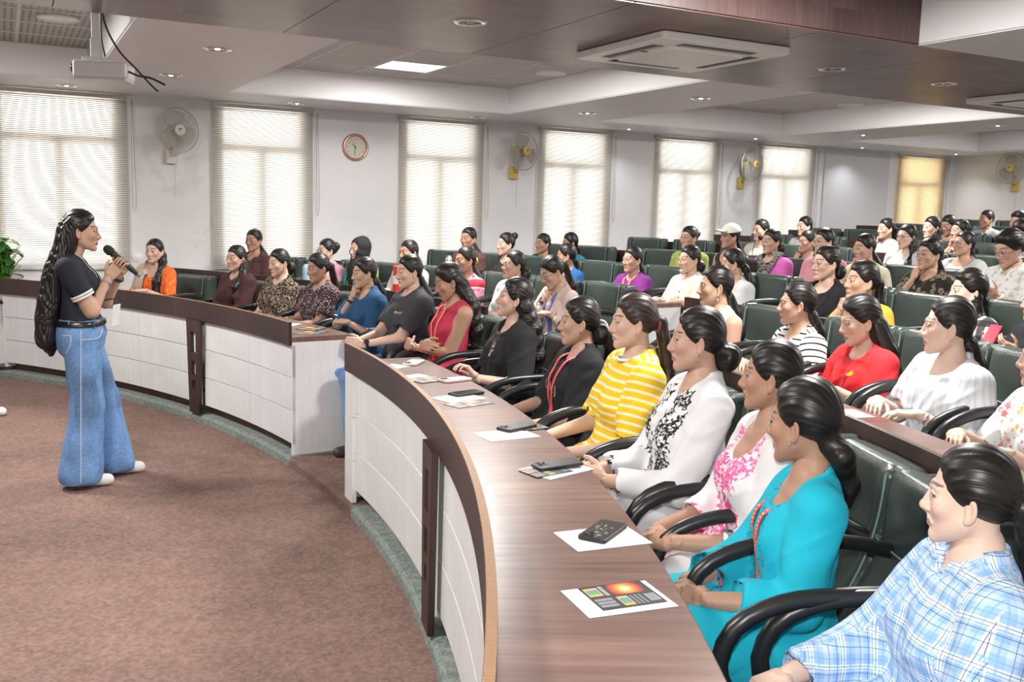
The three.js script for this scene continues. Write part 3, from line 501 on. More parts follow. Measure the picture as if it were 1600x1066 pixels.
let _glasses; function glassesGeo() {
  if (!_glasses) {
    const gs = []; for (const s of [-1, 1]) { const t = new THREE.TorusGeometry(0.0215, 0.0011, 6, 28); t.scale(1.06, 0.95, 1); M(t, s * 0.0325, -0.004, 0.1, 0, s * 0.2, 0); gs.push(t); gs.push(tube([[s * 0.054, 0.002, 0.094], [s * 0.074, 0.002, 0.06], [s * 0.079, 0.004, 0.0], [s * 0.078, -0.008, -0.016]], 0.0014, 12, 5)); }
    gs.push(tube([[-0.011, 0, 0.103], [0, 0.003, 0.108], [0.011, 0, 0.103]], 0.0013, 8, 5)); _glasses = merge(gs);
  } return _glasses.clone();
}
let _shoe; function shoeGeo() { if (!_shoe) _shoe = net((x, y, z) => { let d = smin(cap(x, y, z, [0, 0.045, -0.07], [0, 0.035, 0.1], 0.04, 0.036), cap(x, y, z, [0, 0.06, -0.06], [0, 0.09, -0.065], 0.04, 0.04), 0.03); return smax(d, -y, 0.006); }, [-0.07, -0.01, -0.14], [0.07, 0.15, 0.16], 0.0125); const g = _shoe.clone(); boxUV(g); return g; }
function coverHair(kind, o, HM, Hi, T, Ti, hs, hi) {
  const f = kind === 'hijab' ? (x, y, z) => {
    const q = mulV(Hi, [x, y, z]), s = mulV(Ti, [x, y, z]);
    let d = Math.max(skull(...q) - 0.011 - 0.02 * sstep(0.03, -0.09, q[2]), -cap(q[0], q[1], q[2], [0, 0.012, 0.07], [0, -0.045, 0.1], 0.057, 0.05)) ;
    d = smin(d, Math.max(cap(q[0], q[1], q[2], [0, -0.05, -0.03], [0, -0.14, -0.03], 0.085, 0.08), -cap(q[0], q[1], q[2], [0, 0.012, 0.07], [0, -0.05, 0.1], 0.057, 0.052)), 0.02);
    const t = smin(ell(s[0], s[1] - 0.53, s[2] + 0.0, 0.15, 0.09, 0.11), ell(s[0] - 0.02, s[1] - 0.42, s[2] - 0.08, 0.1, 0.16, 0.055), 0.05);
    d = smin(d, t, 0.04); return d - 0.002 * Math.sin(s[1] * 80 + Math.abs(s[0]) * 120 + s[2] * 30);
  } : null;
  const hc = [HM.elements[12], HM.elements[13], HM.elements[14]];
  const g = net(f, add(hc, [-0.22, -0.5, -0.22]), add(hc, [0.22, 0.17, 0.24]), 0.0105); boxUV(g); part('headscarf', g, MATS.blackCloth, o);
}
// ---------- materials ----------
const mat = (c, r = 0.7, o = {}) => new THREE.MeshPhysicalMaterial({ color: Array.isArray(c) ? new THREE.Color().setRGB(...c) : new THREE.Color(c), roughness: r, ...o });
const weave = noiseTex(128, (u, v) => [0.5 + 0.25 * Math.sin(u * 128 * Math.PI) * Math.sin(v * 128 * Math.PI) + 0.25 * (fbm(u, v, 32, 2) - 0.4)], { data: true, rep: [9, 9] });
const woodTex = noiseTex(1024, (u, v) => {
  const g = fbm(u * 1, v * 0.06 + 0.02 * Math.sin(u * 6.283), 64, 3), f = fbm(u, v * 0.03, 128, 2), k = fbm(u, v * 0.25, 4, 4), s = 0.72 + 0.2 * (g - 0.45) + 0.16 * (f - 0.35) + 0.22 * (k - 0.45);
  return [0.65 * s, 0.515 * s, 0.475 * s];
}, { rep: [0.9, 0.9] });
const laminate = woodTex.clone(); laminate.repeat.set(0.8, 0.8); laminate.rotation = Math.PI / 2; laminate.needsUpdate = true;
const carpetTex = noiseTex(1024, (u, v) => { const s = 0.72 + 0.32 * (fbm(u, v, 128, 2) - 0.37) + 0.16 * (fbm(u, v, 3, 5) - 0.46) + 0.1 * (fbm(u, v, 24, 3) - 0.42); return [0.67 * s, 0.535 * s, 0.485 * s]; }, { rep: [0.55, 0.55] });
const greenTex = noiseTex(512, (u, v) => { const s = 0.75 + 0.45 * (fbm(u, v, 64, 3) - 0.42) + 0.16 * (fbm(u, v, 4, 4) - 0.46); return [0.68 * s, 0.725 * s, 0.7 * s]; }, { rep: [1.3, 1.3] });
const grain = noiseTex(512, (u, v) => [fbm(u, v, 128, 2)], { data: true, rep: [2.5, 2.5] });
const whiteBoard = noiseTex(512, (u, v) => { const s = 0.93 + 0.06 * (fbm(u * 1, v * 0.05, 64, 3) - 0.45) + 0.05 * (fbm(u, v, 4, 3) - 0.45); return [0.95 * s, 0.955 * s, 0.955 * s]; }, { rep: [1.1, 1.1] });
const wallTex = noiseTex(512, (u, v) => { const s = 0.94 + 0.05 * (fbm(u, v, 3, 4) - 0.45) + 0.02 * (fbm(u, v, 64, 2) - 0.4); return [0.95 * s, 0.95 * s, 0.96 * s]; }, { rep: [0.4, 0.4] });
const stainTex = noiseTex(512, (u, v) => { const k = sstep(0.56, 0.72, fbm(u, v, 6, 4)), s = 0.93 + 0.05 * (fbm(u, v, 4, 4) - 0.45) - 0.045 * k; return [0.94 * s, 0.94 * s, 0.94 * s]; }, { rep: [0.7, 0.7] });
const leatherBump = noiseTex(256, (u, v) => [0.5 + 0.5 * (fbm(u, v, 64, 2) - 0.4) + 0.6 * (fbm(u, v, 5, 3) - 0.45)], { data: true, rep: [4, 4] });
const strand = noiseTex(512, (u, v) => [fbm(u, v * 0.02, 128, 2) * 1.2], { data: true, rep: [7, 1] });
const strandCol = noiseTex(256, (u, v) => { const s = 0.55 + 0.8 * fbm(u, v * 0.03, 64, 2); return [0.125 * s, 0.108 * s, 0.102 * s]; }, { rep: [7, 1] });
const strandBrown = noiseTex(256, (u, v) => { const s = 0.55 + 0.9 * fbm(u, v * 0.03, 64, 2); return [0.24 * s, 0.165 * s, 0.15 * s]; }, { rep: [7, 1] });
const skinBump = noiseTex(128, (u, v) => [fbm(u, v, 32, 3)], { data: true, rep: [12, 12] });
Object.assign(MATS, {
  skin: mat([1, 1, 1], 0.5, { vertexColors: true, specularIntensity: 0.7, sheen: 0.15, sheenRoughness: 0.5, sheenColor: new THREE.Color(1, 0.8, 0.7) }),
  hair: mat([1, 1, 1], 0.4, { map: strandCol, bumpMap: strand, bumpScale: 0.0005, specularIntensity: 0.9 }), hairBrown: mat([1, 1, 1], 0.42, { map: strandBrown, bumpMap: strand, bumpScale: 0.0005 }),
  steel: mat([0.75, 0.74, 0.72], 0.22, { metalness: 1 }), black: mat([0.018, 0.018, 0.02], 0.4), card: mat([0.82, 0.82, 0.82], 0.4), redBand: mat([0.55, 0.03, 0.03], 0.5), blackCloth: mat([0.014, 0.014, 0.016], 0.85, { bumpMap: weave, bumpScale: 0.0006 }),
  shoe: mat([0.06, 0.05, 0.05], 0.5), wireFrame: mat([0.16, 0.14, 0.13], 0.4, { metalness: 0.5 }), gold: mat([0.85, 0.6, 0.3], 0.3, { metalness: 1 }), maroonTie: mat([0.3, 0.06, 0.07], 0.7),
});
const cloth = (c, o = {}) => mat(c, 0.85, { bumpMap: weave, bumpScale: 0.0005, sheen: 0.2, sheenRoughness: 0.6, ...o });
const denimTex = noiseTex(512, (u, v) => { const s = 0.8 + 0.35 * (fbm(u, v, 128, 2) - 0.37) + 0.45 * (fbm(u, v, 4, 4) - 0.45); return [0.46 * s + 0.03, 0.62 * s + 0.04, 0.84 * s + 0.04]; }, { rep: [1.6, 1.6] });
MATS.denim = cloth([1, 1, 1], { map: denimTex }); MATS.lightDenim = cloth([1.35, 1.25, 1.12], { map: denimTex });
MATS.trousers = [cloth([0.02, 0.02, 0.025]), cloth([0.05, 0.06, 0.09]), MATS.denim, cloth([0.25, 0.2, 0.15])];
const px = (x, c, ...r) => { x.fillStyle = c; x.fillRect(...r); };
const scatter = (x, w, h, n, seed, f) => { const r = rng(seed); for (let i = 0; i < n; i++) { const a = r() * w, b = r() * h, k = [r(), r(), r(), r()]; for (const dx of [-w, 0, w]) for (const dy of [-h, 0, h]) { x.save(); x.translate(a + dx, b + dy); f(x, k); x.restore(); } } };
const blot = (x, r, k, n = 7) => { x.beginPath(); for (let i = 0; i < n; i++) { const a = (i / n) * 6.283 + k[0] * 6, q = r * (0.65 + 0.5 * ((Math.sin(i * 5.1 + k[1] * 20) + 1) / 2)); x[i ? 'lineTo' : 'moveTo'](Math.cos(a) * q, Math.sin(a) * q * (0.6 + k[2] * 0.6)); } x.closePath(); x.fill(); };
const flower = (x, r, c, e, k) => { x.rotate(k * 6.28); x.fillStyle = c; for (let i = 0; i < 5; i++) { x.rotate(1.2566); x.beginPath(); x.ellipse(r * 0.55, 0, r * 0.5, r * 0.36, 0, 0, 6.3); x.fill(); } x.fillStyle = e; x.beginPath(); x.arc(0, 0, r * 0.25, 0, 6.3); x.fill(); };
const PAT = {   // tiling cloths; each repeats every 1 / rep metres
  leopard: canvasTex(512, 512, (x, w, h) => { px(x, '#191512', 0, 0, w, h); scatter(x, w, h, 520, 3, (c, k) => { c.fillStyle = k[3] > 0.35 ? '#b09c82' : '#8a7760'; blot(c, 6 + k[0] * 8, k); }); }, { rep: [4.2, 4.2] }),
  ditsy: canvasTex(512, 512, (x, w, h) => { px(x, '#241a22', 0, 0, w, h); scatter(x, w, h, 560, 5, (c, k) => { c.fillStyle = ['#cfc4c4', '#a57c8a', '#b8a89c', '#7d4a57'][Math.floor(k[3] * 4)]; blot(c, 4 + k[0] * 7, k); }); }, { rep: [4.2, 4.2] }),
  plaid: canvasTex(512, 512, (x, w, h) => {
    px(x, '#8db5df', 0, 0, w, h); const b = (p, t, c) => { px(x, c, p, 0, t, h); px(x, c, 0, p, w, t); };
    b(0, 150, 'rgba(225,235,248,0.34)'); b(300, 70, 'rgba(250,250,252,0.62)'); b(330, 9, 'rgba(36,48,86,0.72)'); b(60, 9, 'rgba(40,56,98,0.62)'); b(215, 26, 'rgba(118,160,212,0.5)'); b(440, 12, 'rgba(50,70,115,0.6)'); b(398, 8, 'rgba(255,255,255,0.8)');
    x.globalAlpha = 0.06; for (let i = 0; i < 256; i++) { px(x, i % 2 ? '#fff' : '#456', i * 2, 0, 1, h); px(x, i % 2 ? '#fff' : '#456', 0, i * 2, w, 1); } x.globalAlpha = 1;
  }, { rep: [13, 13] }),
  plaidDark: canvasTex(256, 256, (x, w, h) => { px(x, '#c9c6c6', 0, 0, w, h); for (const a of [0, 1]) { x.fillStyle = 'rgba(30,28,32,0.72)'; a ? x.fillRect(0, 0, w, 110) : x.fillRect(0, 0, 110, h); } }, { rep: [11, 11] }),
  yellowStripe: canvasTex(64, 256, (x, w, h) => { px(x, '#f2c61f', 0, 0, w, h); px(x, '#f7ecc0', 0, 0, w, 44); px(x, '#f7ecc0', 0, 128, w, 44); }, { rep: [6, 15.5] }),
  blackStripe: canvasTex(64, 256, (x, w, h) => { px(x, '#eceae8', 0, 0, w, h); px(x, '#17171a', 0, 0, w, 34); px(x, '#17171a', 0, 128, w, 34); }, { rep: [6, 15] }),
  whiteFloral: canvasTex(512, 512, (x, w, h) => { px(x, '#eeeae4', 0, 0, w, h); scatter(x, w, h, 42, 8, (c, k) => { c.strokeStyle = '#7d8474'; c.lineWidth = 3; c.beginPath(); c.moveTo(-16, 14); c.quadraticCurveTo(0, -4, 18, -12); c.stroke(); flower(c, 13 + k[0] * 12, ['#dc5546', '#e4984f', '#d8bb5e', '#a08bb8', '#8fa38a'][Math.floor(k[3] * 5)], '#f2d88a', k[1]); }); }, { rep: [2.7, 2.7] }),
  pastelFloral: canvasTex(512, 512, (x, w, h) => { px(x, '#dfe4e4', 0, 0, w, h); scatter(x, w, h, 150, 9, (c, k) => { if (k[2] < 0.55) { c.fillStyle = ['#8ea595', '#77907f', '#a3b09a'][Math.floor(k[3] * 3)]; blot(c, 7 + k[0] * 6, k, 5); } else flower(c, 11 + k[0] * 15, ['#e98f98', '#e7c15c', '#d97a8b', '#eab7a6'][Math.floor(k[3] * 4)], '#d98d4f', k[1]); }); }, { rep: [2.9, 2.9] }),
  paisley: canvasTex(512, 512, (x, w, h) => { px(x, '#241f1f', 0, 0, w, h); scatter(x, w, h, 90, 12, (c, k) => { c.fillStyle = '#8d8068'; blot(c, 16 + k[0] * 12, k, 9); c.fillStyle = '#3a322c'; blot(c, 6 + k[0] * 5, k, 6); }); }, { rep: [2.6, 2.6] }),
  greyPrint: canvasTex(256, 256, (x, w, h) => { px(x, '#d9d9d6', 0, 0, w, h); scatter(x, w, h, 60, 14, (c, k) => { c.fillStyle = k[3] > 0.5 ? '#b4b6b4' : '#c5c7c2'; blot(c, 7 + k[0] * 10, k, 6); }); }, { rep: [3.5, 3.5] }),
  orangeDot: canvasTex(256, 256, (x, w, h) => { px(x, '#e8651c', 0, 0, w, h); scatter(x, w, h, 85, 16, (c, k) => { c.fillStyle = '#f4c49a'; blot(c, 4 + k[0] * 4, k, 5); }); }, { rep: [6, 6] }),
  pinkKnit: canvasTex(256, 256, (x, w, h) => { px(x, '#d98ca4', 0, 0, w, h); scatter(x, w, h, 260, 17, (c, k) => { c.fillStyle = k[3] > 0.5 ? '#e7bccb' : '#c96a87'; blot(c, 3 + k[0] * 5, k, 5); }); px(x, '#c02f43', 0, 150, w, 46); px(x, '#efe3e6', 0, 196, w, 8); }, { rep: [4, 2.6] }),
  whiteStripe: canvasTex(128, 64, (x, w, h) => { px(x, '#ccd1d8', 0, 0, w, h); for (let i = 0; i < 8; i++) px(x, i % 2 ? '#b9c0ca' : '#d8dce2', i * 16, 0, 5, h); }, { rep: [9, 9] }),
  khadi: canvasTex(128, 128, (x, w, h) => { px(x, '#d8d2c2', 0, 0, w, h); for (let i = 0; i < 64; i++) px(x, i % 2 ? '#ddd8ca' : '#d2cbb9', i * 2, 0, 1, h); }, { rep: [8, 8] }),
  olive: canvasTex(256, 256, (x, w, h) => { px(x, '#94a051', 0, 0, w, h); scatter(x, w, h, 90, 18, (c, k) => { c.fillStyle = k[3] > 0.5 ? '#aab46a' : '#7e8a42'; blot(c, 6 + k[0] * 9, k, 6); }); }, { rep: [4, 4] }),
};
// fronts: 0.6 m square, x across the chest and y up from the seat
const front = (bg, draw) => canvasTex(768, 768, (x, w, h) => { px(x, bg, 0, 0, w, h); x.setTransform(w / 0.6, 0, 0, -h / 0.6, w / 2, h); draw(x); x.setTransform(1, 0, 0, 1, 0, 0); }, { clamp: true });
const word = (x, t, cx, cy, size, c, font = 'bold 100px sans-serif', rot = 0) => { x.save(); x.translate(cx, cy); x.rotate(rot); x.scale(size / 100, -size / 100); x.font = font; x.fillStyle = c; x.textAlign = 'center'; x.fillText(t, 0, 34); x.restore(); };
const vine = (x, c, seed, x0, x1, y0, y1, n) => { const r = rng(seed); x.strokeStyle = x.fillStyle = c; for (let i = 0; i < n; i++) { const u = r(), a = lerp(x0, x1, u), b = lerp(y0, y1, r()), k = r() * 6.28, s = 0.008 + r() * 0.009; x.save(); x.translate(a, b); x.rotate(k); x.lineWidth = 0.0028; x.beginPath(); x.arc(0, 0, s, 0, 4.4); x.stroke(); for (let q = 0; q < 3; q++) { x.rotate(1.5); x.beginPath(); x.ellipse(s * 1.15, 0, s * 0.5, s * 0.24, 0, 0, 6.3); x.fill(); } x.restore(); } };
const FR = {
  embroidered: front('#e0e0e2', (x) => { for (const s of [1, -1]) { vine(x, '#17171c', 5 + s, s * 0.03, s * 0.115, 0.3, 0.53, 46); vine(x, '#17171c', 9 + s, s * 0.01, s * 0.08, 0.1, 0.32, 44); vine(x, '#17171c', 15 + s, s * 0.1, s * 0.165, 0.4, 0.5, 14); } px(x, '#d8d8da', -0.004, 0.06, 0.008, 0.36); }),
  pinkEmb: front('#e0dcdd', (x) => { for (const s of [1, -1]) { vine(x, '#e0448f', 25 + s, s * 0.005, s * 0.085, 0.14, 0.46, 70); vine(x, '#e46aa4', 29 + s, s * 0.05, s * 0.12, 0.36, 0.53, 26); } }),
  turquoise: front('#12b3cb', (x) => { for (const s of [1, -1]) for (let i = 0; i < 30; i++) { const y = 0.12 + i * 0.0145, a = s * (0.075 + 0.012 * Math.sin(i * 0.5)); x.fillStyle = i % 3 ? '#0e8fa8' : '#c4496a'; x.beginPath(); x.arc(a, y, 0.004, 0, 6.3); x.fill(); } vine(x, '#c25a72', 41, -0.06, 0.06, 0.12, 0.26, 14); vine(x, '#0d92ab', 43, -0.07, 0.07, 0.14, 0.46, 40); }),
  lanyBlack: front('#14161b', (x) => { word(x, 'LA', -0.045, 0.375, 0.055, '#c9a27c', 'bold 100px serif'); word(x, 'X J', 0.05, 0.368, 0.055, '#c9a27c', 'bold 100px serif'); }),
  badge: front('#151518', (x) => { for (let i = 0; i < 22; i++) { const r = rng(60 + i), a = 0.055 + (r() - 0.5) * 0.035, b = 0.425 + (r() - 0.5) * 0.075; x.fillStyle = ['#d98fa8', '#5d7fc0', '#d8c8c0', '#c2554c', '#7b9a6a'][i % 5]; x.beginPath(); x.arc(a, b, 0.004 + r() * 0.005, 0, 6.3); x.fill(); } }),
  greyTee: front('#3a3b40', (x) => { x.strokeStyle = '#d8d8d8'; x.lineWidth = 0.006; x.beginPath(); x.moveTo(0.02, 0.425); x.quadraticCurveTo(0.05, 0.445, 0.055, 0.432); x.stroke(); word(x, 'Avanti', 0.075, 0.432, 0.022, '#d8d8d8', 'italic 100px serif'); }),
  blueTee: front('#1d4a72', (x) => { px(x, '#dfe4ea', 0.07, 0.3, 0.003, 0.03); for (const y of [0.14, 0.165]) px(x, '#e8ecf0', -0.3, y, 0.6, 0.012); }),
  redTee: front('#d4232b', (x) => { x.translate(0.012, 0.05); x.fillStyle = '#d9b625'; x.beginPath(); x.moveTo(0.03, 0.39); x.lineTo(0.05, 0.4); x.lineTo(0.062, 0.415); x.lineTo(0.066, 0.4); x.lineTo(0.082, 0.405); x.lineTo(0.068, 0.385); x.lineTo(0.04, 0.382); x.fill(); word(x, 'royal', 0.03, 0.355, 0.02, '#7d1016', 'italic 100px serif'); }),
  printBlack: front('#111114', (x) => { vine(x, '#c7a9b0', 71, -0.09, 0.09, 0.24, 0.36, 26); word(x, 'Wild West', 0, 0.31, 0.055, '#d9ccd0', 'italic bold 100px serif'); }),
  whiteTee: front('#d4d4d6', (x) => { x.fillStyle = '#222'; x.beginPath(); x.moveTo(0.05, 0.36); x.lineTo(0.09, 0.36); x.lineTo(0.083, 0.378); x.closePath(); x.fill(); }),
  yellowTee: front('#e3bd33', () => {}),
};
const fcloth = (k) => (MATS['front_' + k] ??= cloth([1, 1, 1], { map: FR[k] })), pcloth = (k) => (MATS['pat_' + k] ??= cloth([1, 1, 1], { map: PAT[k] }));
const lanyardTex = (bg, fg) => canvasTex(64, 256, (x, w, h) => { px(x, bg, 0, 0, w, h); for (let i = 0; i < 4; i++) { px(x, fg, 18, i * 64 + 8, 28, 26); px(x, bg, 26, i * 64 + 14, 12, 5); px(x, bg, 26, i * 64 + 23, 12, 5); } });
MATS.lanRed = mat([1, 1, 1], 0.6, { map: lanyardTex('#d33442', '#f0c9c6') }); MATS.lanOrange = mat([1, 1, 1], 0.6, { map: lanyardTex('#e2523f', '#f4ece6') }); MATS.lanBlue = mat([1, 1, 1], 0.6, { map: lanyardTex('#2b3f9c', '#dfe4f4') }); MATS.lanGreen = mat([1, 1, 1], 0.6, { map: lanyardTex('#d5e6df', '#5fae97') });

// ---------- room ----------
const WZ = SZ(0), BX = SX(12.85), RZ = 10.5, LX = -6.2;                  // window wall, back wall, opposite wall, stage wall
const mWall = mat([1, 1, 1], 0.55, { map: wallTex }), mStain = mat([1, 1, 1], 0.7, { map: stainTex }), mCeil = mat([0.8, 0.8, 0.81], 0.55), mFascia = mat([0.9, 0.9, 0.91], 0.5), mLam = mat([0.8, 0.76, 0.74], 0.34, { map: laminate }), mWood = mat([1, 1, 1], 0.3, { map: woodTex, specularIntensity: 0.6 });
const mDark = mat([0.24, 0.2, 0.2], 0.4, { map: woodTex }), mBoard = mat([1, 1, 1], 0.42, { map: whiteBoard }), mEdge = mat([0.27, 0.14, 0.06], 0.45, { bumpMap: grain, bumpScale: 0.002 }), mCarpet = mat([1, 1, 1], 0.95, { map: carpetTex, bumpMap: grain, bumpScale: 0.004 }), mGreen = mat([1, 1, 1], 0.95, { map: greenTex, bumpMap: grain, bumpScale: 0.005 }), mPlinth = mat([0.1, 0.045, 0.03], 0.6);
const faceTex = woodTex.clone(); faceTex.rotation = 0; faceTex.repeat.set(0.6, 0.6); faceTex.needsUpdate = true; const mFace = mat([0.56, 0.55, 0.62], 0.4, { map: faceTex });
const fl = struct('floor'); part('carpet', box(BX - LX + 0.6, 0.2, RZ - WZ + 0.8, (BX + LX) / 2, -0.1, (RZ + WZ) / 2), mCarpet, fl);
// window wall with seven openings: blind positions along the wall
const WIN = [[0.051, 1, -0.16], [1.872, 1], [3.862, 1], [5.616, 1], [7.292, 1], [8.989, 1], [11.669, 2]].map(([s, k, e = 0]) => [SX(s + e), SX(s + 1.045), k]), SILL = 0.98, HEAD = SOFFIT - 0.02, TH = 0.28;
const ww = struct('wall_left');
{
  let x = LX; const pier = (a, b, i) => { if (b - a < 0.01) return; const stained = i === 1; part('wall_panel', box(b - a, 3.1, TH, (a + b) / 2, 1.55, WZ - TH / 2), stained ? mStain : mWall, ww); };
  WIN.forEach(([a, b], i) => { pier(x, a + 0.085, i); part('wall_apron', box(b - a - 0.17, SILL, TH, (a + b) / 2, SILL / 2, WZ - TH / 2), mWall, ww); part('wall_lintel', box(b - a - 0.17, 3.1 - HEAD, TH, (a + b) / 2, (3.1 + HEAD) / 2, WZ - TH / 2), mWall, ww); x = b - 0.085; });
  pier(x, BX + 0.2, 9);
  // the smooth board between the sixth and the seventh window
  part('wall_board', box(SX(1.28), 1.9, 0.02, SX(10.87), 1.74, WZ + 0.011), mat([0.66, 0.66, 0.68], 0.5), ww);
}
const mFrame = mat([0.36, 0.32, 0.28], 0.5), mGlass = mat([1, 1, 1], 0.02, { transmission: 1, thickness: 0, specularIntensity: 0.5 });
WIN.forEach(([a, b], i) => {
  const w = struct('window_' + (i + 1), [(a + b) / 2, SILL, WZ]), W = b - a - 0.17, H = HEAD - SILL, y1 = H - 0.44, zf = -0.06;
  part('window_frame', merge([box(0.055, H, 0.06, -W / 2 + 0.0275, H / 2, zf), box(0.055, H, 0.06, W / 2 - 0.0275, H / 2, zf), box(W, 0.055, 0.06, 0, 0.0275, zf), box(W, 0.055, 0.06, 0, H - 0.0275, zf)]), mFrame, w);
  part('transom', box(W - 0.1, 0.075, 0.065, 0, y1, zf), mFrame, w); part('mullion', box(0.075, y1, 0.065, 0.0, y1 / 2, zf), mFrame, w);
  for (const [cx, cy, pw, ph] of [[-W / 4, y1 / 2, W / 2 - 0.07, y1 - 0.07], [W / 4, y1 / 2, W / 2 - 0.07, y1 - 0.07], [0, (y1 + H) / 2, W - 0.1, H - y1 - 0.09]]) part('pane', box(pw, ph, 0.006, cx, cy, zf), mGlass, w);
  part('window_sill', box(W, 0.03, 0.2, 0, 0.0, -0.1), mWall, w);
});
const bw = struct('wall_back'); part('wall_panel', box(0.2, 3.1, RZ - WZ + 0.6, BX + 0.1, 1.55, (RZ + WZ) / 2), mWall, bw);
const rw = struct('wall_right'); part('wall_panel', box(BX - LX + 0.6, 3.1, 0.2, (BX + LX) / 2, 1.55, RZ + 0.1), mWall, rw);
const sw = struct('wall_front'); part('wall_panel', box(0.2, 3.1, RZ - WZ + 0.6, LX - 0.1, 1.55, (RZ + WZ) / 2), mWall, sw);
// ceiling: a low white strip along each wall, white arms across to a brown laminate beam, tiled recesses between them
const ce = struct('ceiling'), slab = (n, s0, s1, d0, d1, m, y0 = SOFFIT, y1 = 3.1) => part(n, box(SX(s1) - SX(s0), y1 - y0, SZ(d1) - SZ(d0), SX((s0 + s1) / 2), (y0 + y1) / 2, SZ((d0 + d1) / 2)), m, ce);
const S0 = -5.9, S1 = 12.85, D = [0, 0.96, 4.25, 6.12, 9.42, 10.36], ARMS = [[-3.2, -2.05], [0.7, 1.87], [4.73, 5.83], [8.5, 9.6], [12.15, 12.85]];
slab('soffit_strip', S0, S1, 0, D[1], mCeil); slab('soffit_strip', S0, S1, D[4], 10.5, mCeil);
for (const [a, b] of ARMS) { slab('soffit_arm', a, b, D[1], D[2], mCeil); slab('soffit_arm', a, b, D[3], D[4], mCeil); }
// lighter upright faces round the recesses
const bays = ARMS.slice(0, 4).map((q, i) => [q[1], ARMS[i + 1][0]]); bays.unshift([S0, ARMS[0][0]]);
for (const [a, b] of bays) for (const [d0, d1] of [[D[1], D[2]], [D[3], D[4]]]) {
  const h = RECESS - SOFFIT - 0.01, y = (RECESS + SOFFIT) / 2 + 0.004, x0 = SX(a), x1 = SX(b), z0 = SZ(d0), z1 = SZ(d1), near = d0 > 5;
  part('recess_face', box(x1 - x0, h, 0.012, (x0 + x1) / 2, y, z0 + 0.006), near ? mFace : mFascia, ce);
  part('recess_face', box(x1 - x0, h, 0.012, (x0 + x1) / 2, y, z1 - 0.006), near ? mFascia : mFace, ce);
  part('recess_face', box(0.012, h, z1 - z0, x0 + 0.006, y, (z0 + z1) / 2), mFascia, ce); part('recess_face', box(0.012, h, z1 - z0, x1 - 0.006, y, (z0 + z1) / 2), mFascia, ce);
}
// the beam's laminate boards, with fine open joints
{ const w = 1.235; for (let s = S0, i = 0; s < S1 - 0.01; s += w, i++) for (const [d0, d1] of [[D[2], D[3]]]) part('laminate_board', box(SX(w) - 0.005, 0.38, SZ(d1) - SZ(d0), SX(s + w / 2), SOFFIT + 0.19, SZ((d0 + d1) / 2)), mLam, ce); }
part('ceiling_deck', box(BX - LX + 0.6, 0.15, RZ - WZ + 0.8, (BX + LX) / 2, 3.175, (RZ + WZ) / 2), mCeil, ce);
// tiles of the recess ceilings on a 0.6 m grid
const mTile = mat([0.62, 0.6, 0.585], 0.8, { bumpMap: grain, bumpScale: 0.002 }), mGrid = mat([0.72, 0.7, 0.66], 0.5);
const slotTex = canvasTex(128, 128, (x, w, h) => { px(x, '#bdbdb6', 0, 0, w, h); for (let r = 0; r < 4; r++) for (let i = 0; i < 10; i++) px(x, '#83837d', i * 12.8 + 2, r * 32 + 3, 5, 24); }); const mSlot = mat([0.9, 0.9, 0.88], 0.6, { map: slotTex });
for (const [bi, [a, b]] of bays.entries()) for (const [d0, d1] of [[D[1], D[2]], [D[3], D[4]]]) {
  const x0 = SX(a), x1 = SX(b), z0 = SZ(d0), z1 = SZ(d1), nx = Math.round((x1 - x0) / 0.6), nz = Math.round((z1 - z0) / 0.6), tw = (x1 - x0) / nx, td = (z1 - z0) / nz, rails = [];
  const tg = box(tw - 0.022, 0.02, td - 0.022); if (bi < 2) { const u = tg.attributes.uv; for (let i = 0; i < u.count; i++) u.setXY(i, u.getX(i) * 2.2, u.getY(i) * 2.2); }
  for (let i = 0; i < nx; i++) for (let k = 0; k < nz; k++) { const cx = x0 + (i + 0.5) * tw, cz = z0 + (k + 0.5) * td; if (PANELS.some(([px_, pz]) => Math.abs(px_ - cx) < tw / 2 && Math.abs(pz - cz) < td / 2)) { const q = PANELS.find(([px_, pz]) => Math.abs(px_ - cx) < tw / 2 && Math.abs(pz - cz) < td / 2); q[2] = [cx, cz, tw, td]; continue; } const m = part('ceiling_tile', tg, bi < 2 ? mSlot : mTile, ce); m.position.set(cx, RECESS + 0.012, cz); }
  for (let i = 0; i <= nx; i++) rails.push(box(0.024, 0.02, z1 - z0, x0 + i * tw, RECESS + 0.008, (z0 + z1) / 2)); for (let k = 0; k <= nz; k++) rails.push(box(x1 - x0, 0.02, 0.024, (x0 + x1) / 2, RECESS + 0.008, z0 + k * td));
  part('ceiling_grid', merge(rails), mGrid, ce);
}
const mGlow = mat([0.9, 0.9, 0.9], 0.6, { emissive: new THREE.Color(1, 0.98, 0.94), emissiveIntensity: 1.1 }), mLens = mat([0.9, 0.9, 0.9], 0.4, { emissive: new THREE.Color(0.95, 0.97, 1), emissiveIntensity: 3 }), mPlastic = mat([0.88, 0.87, 0.84], 0.4), mChrome = mat([0.75, 0.75, 0.76], 0.2, { metalness: 0.9 });
const PLAB = ['lit square lamp panel set among the ceiling tiles above the clock wall', 'added fill lamp panel in the clock-side recess, tucked behind the brown beam', 'added fill lamp panel in the recess between the second and third fans, behind the beam', 'added fill lamp panel in the recess before the back wall, window side', 'added fill lamp panel in the perforated recess behind the projector', 'added fill lamp panel in the camera-side recess facing the clock', 'added fill lamp panel in the camera-side recess over the middle rows', 'added fill lamp panel in the camera-side recess before the back wall', 'added fill lamp panel in the camera-side recess over the stage'];
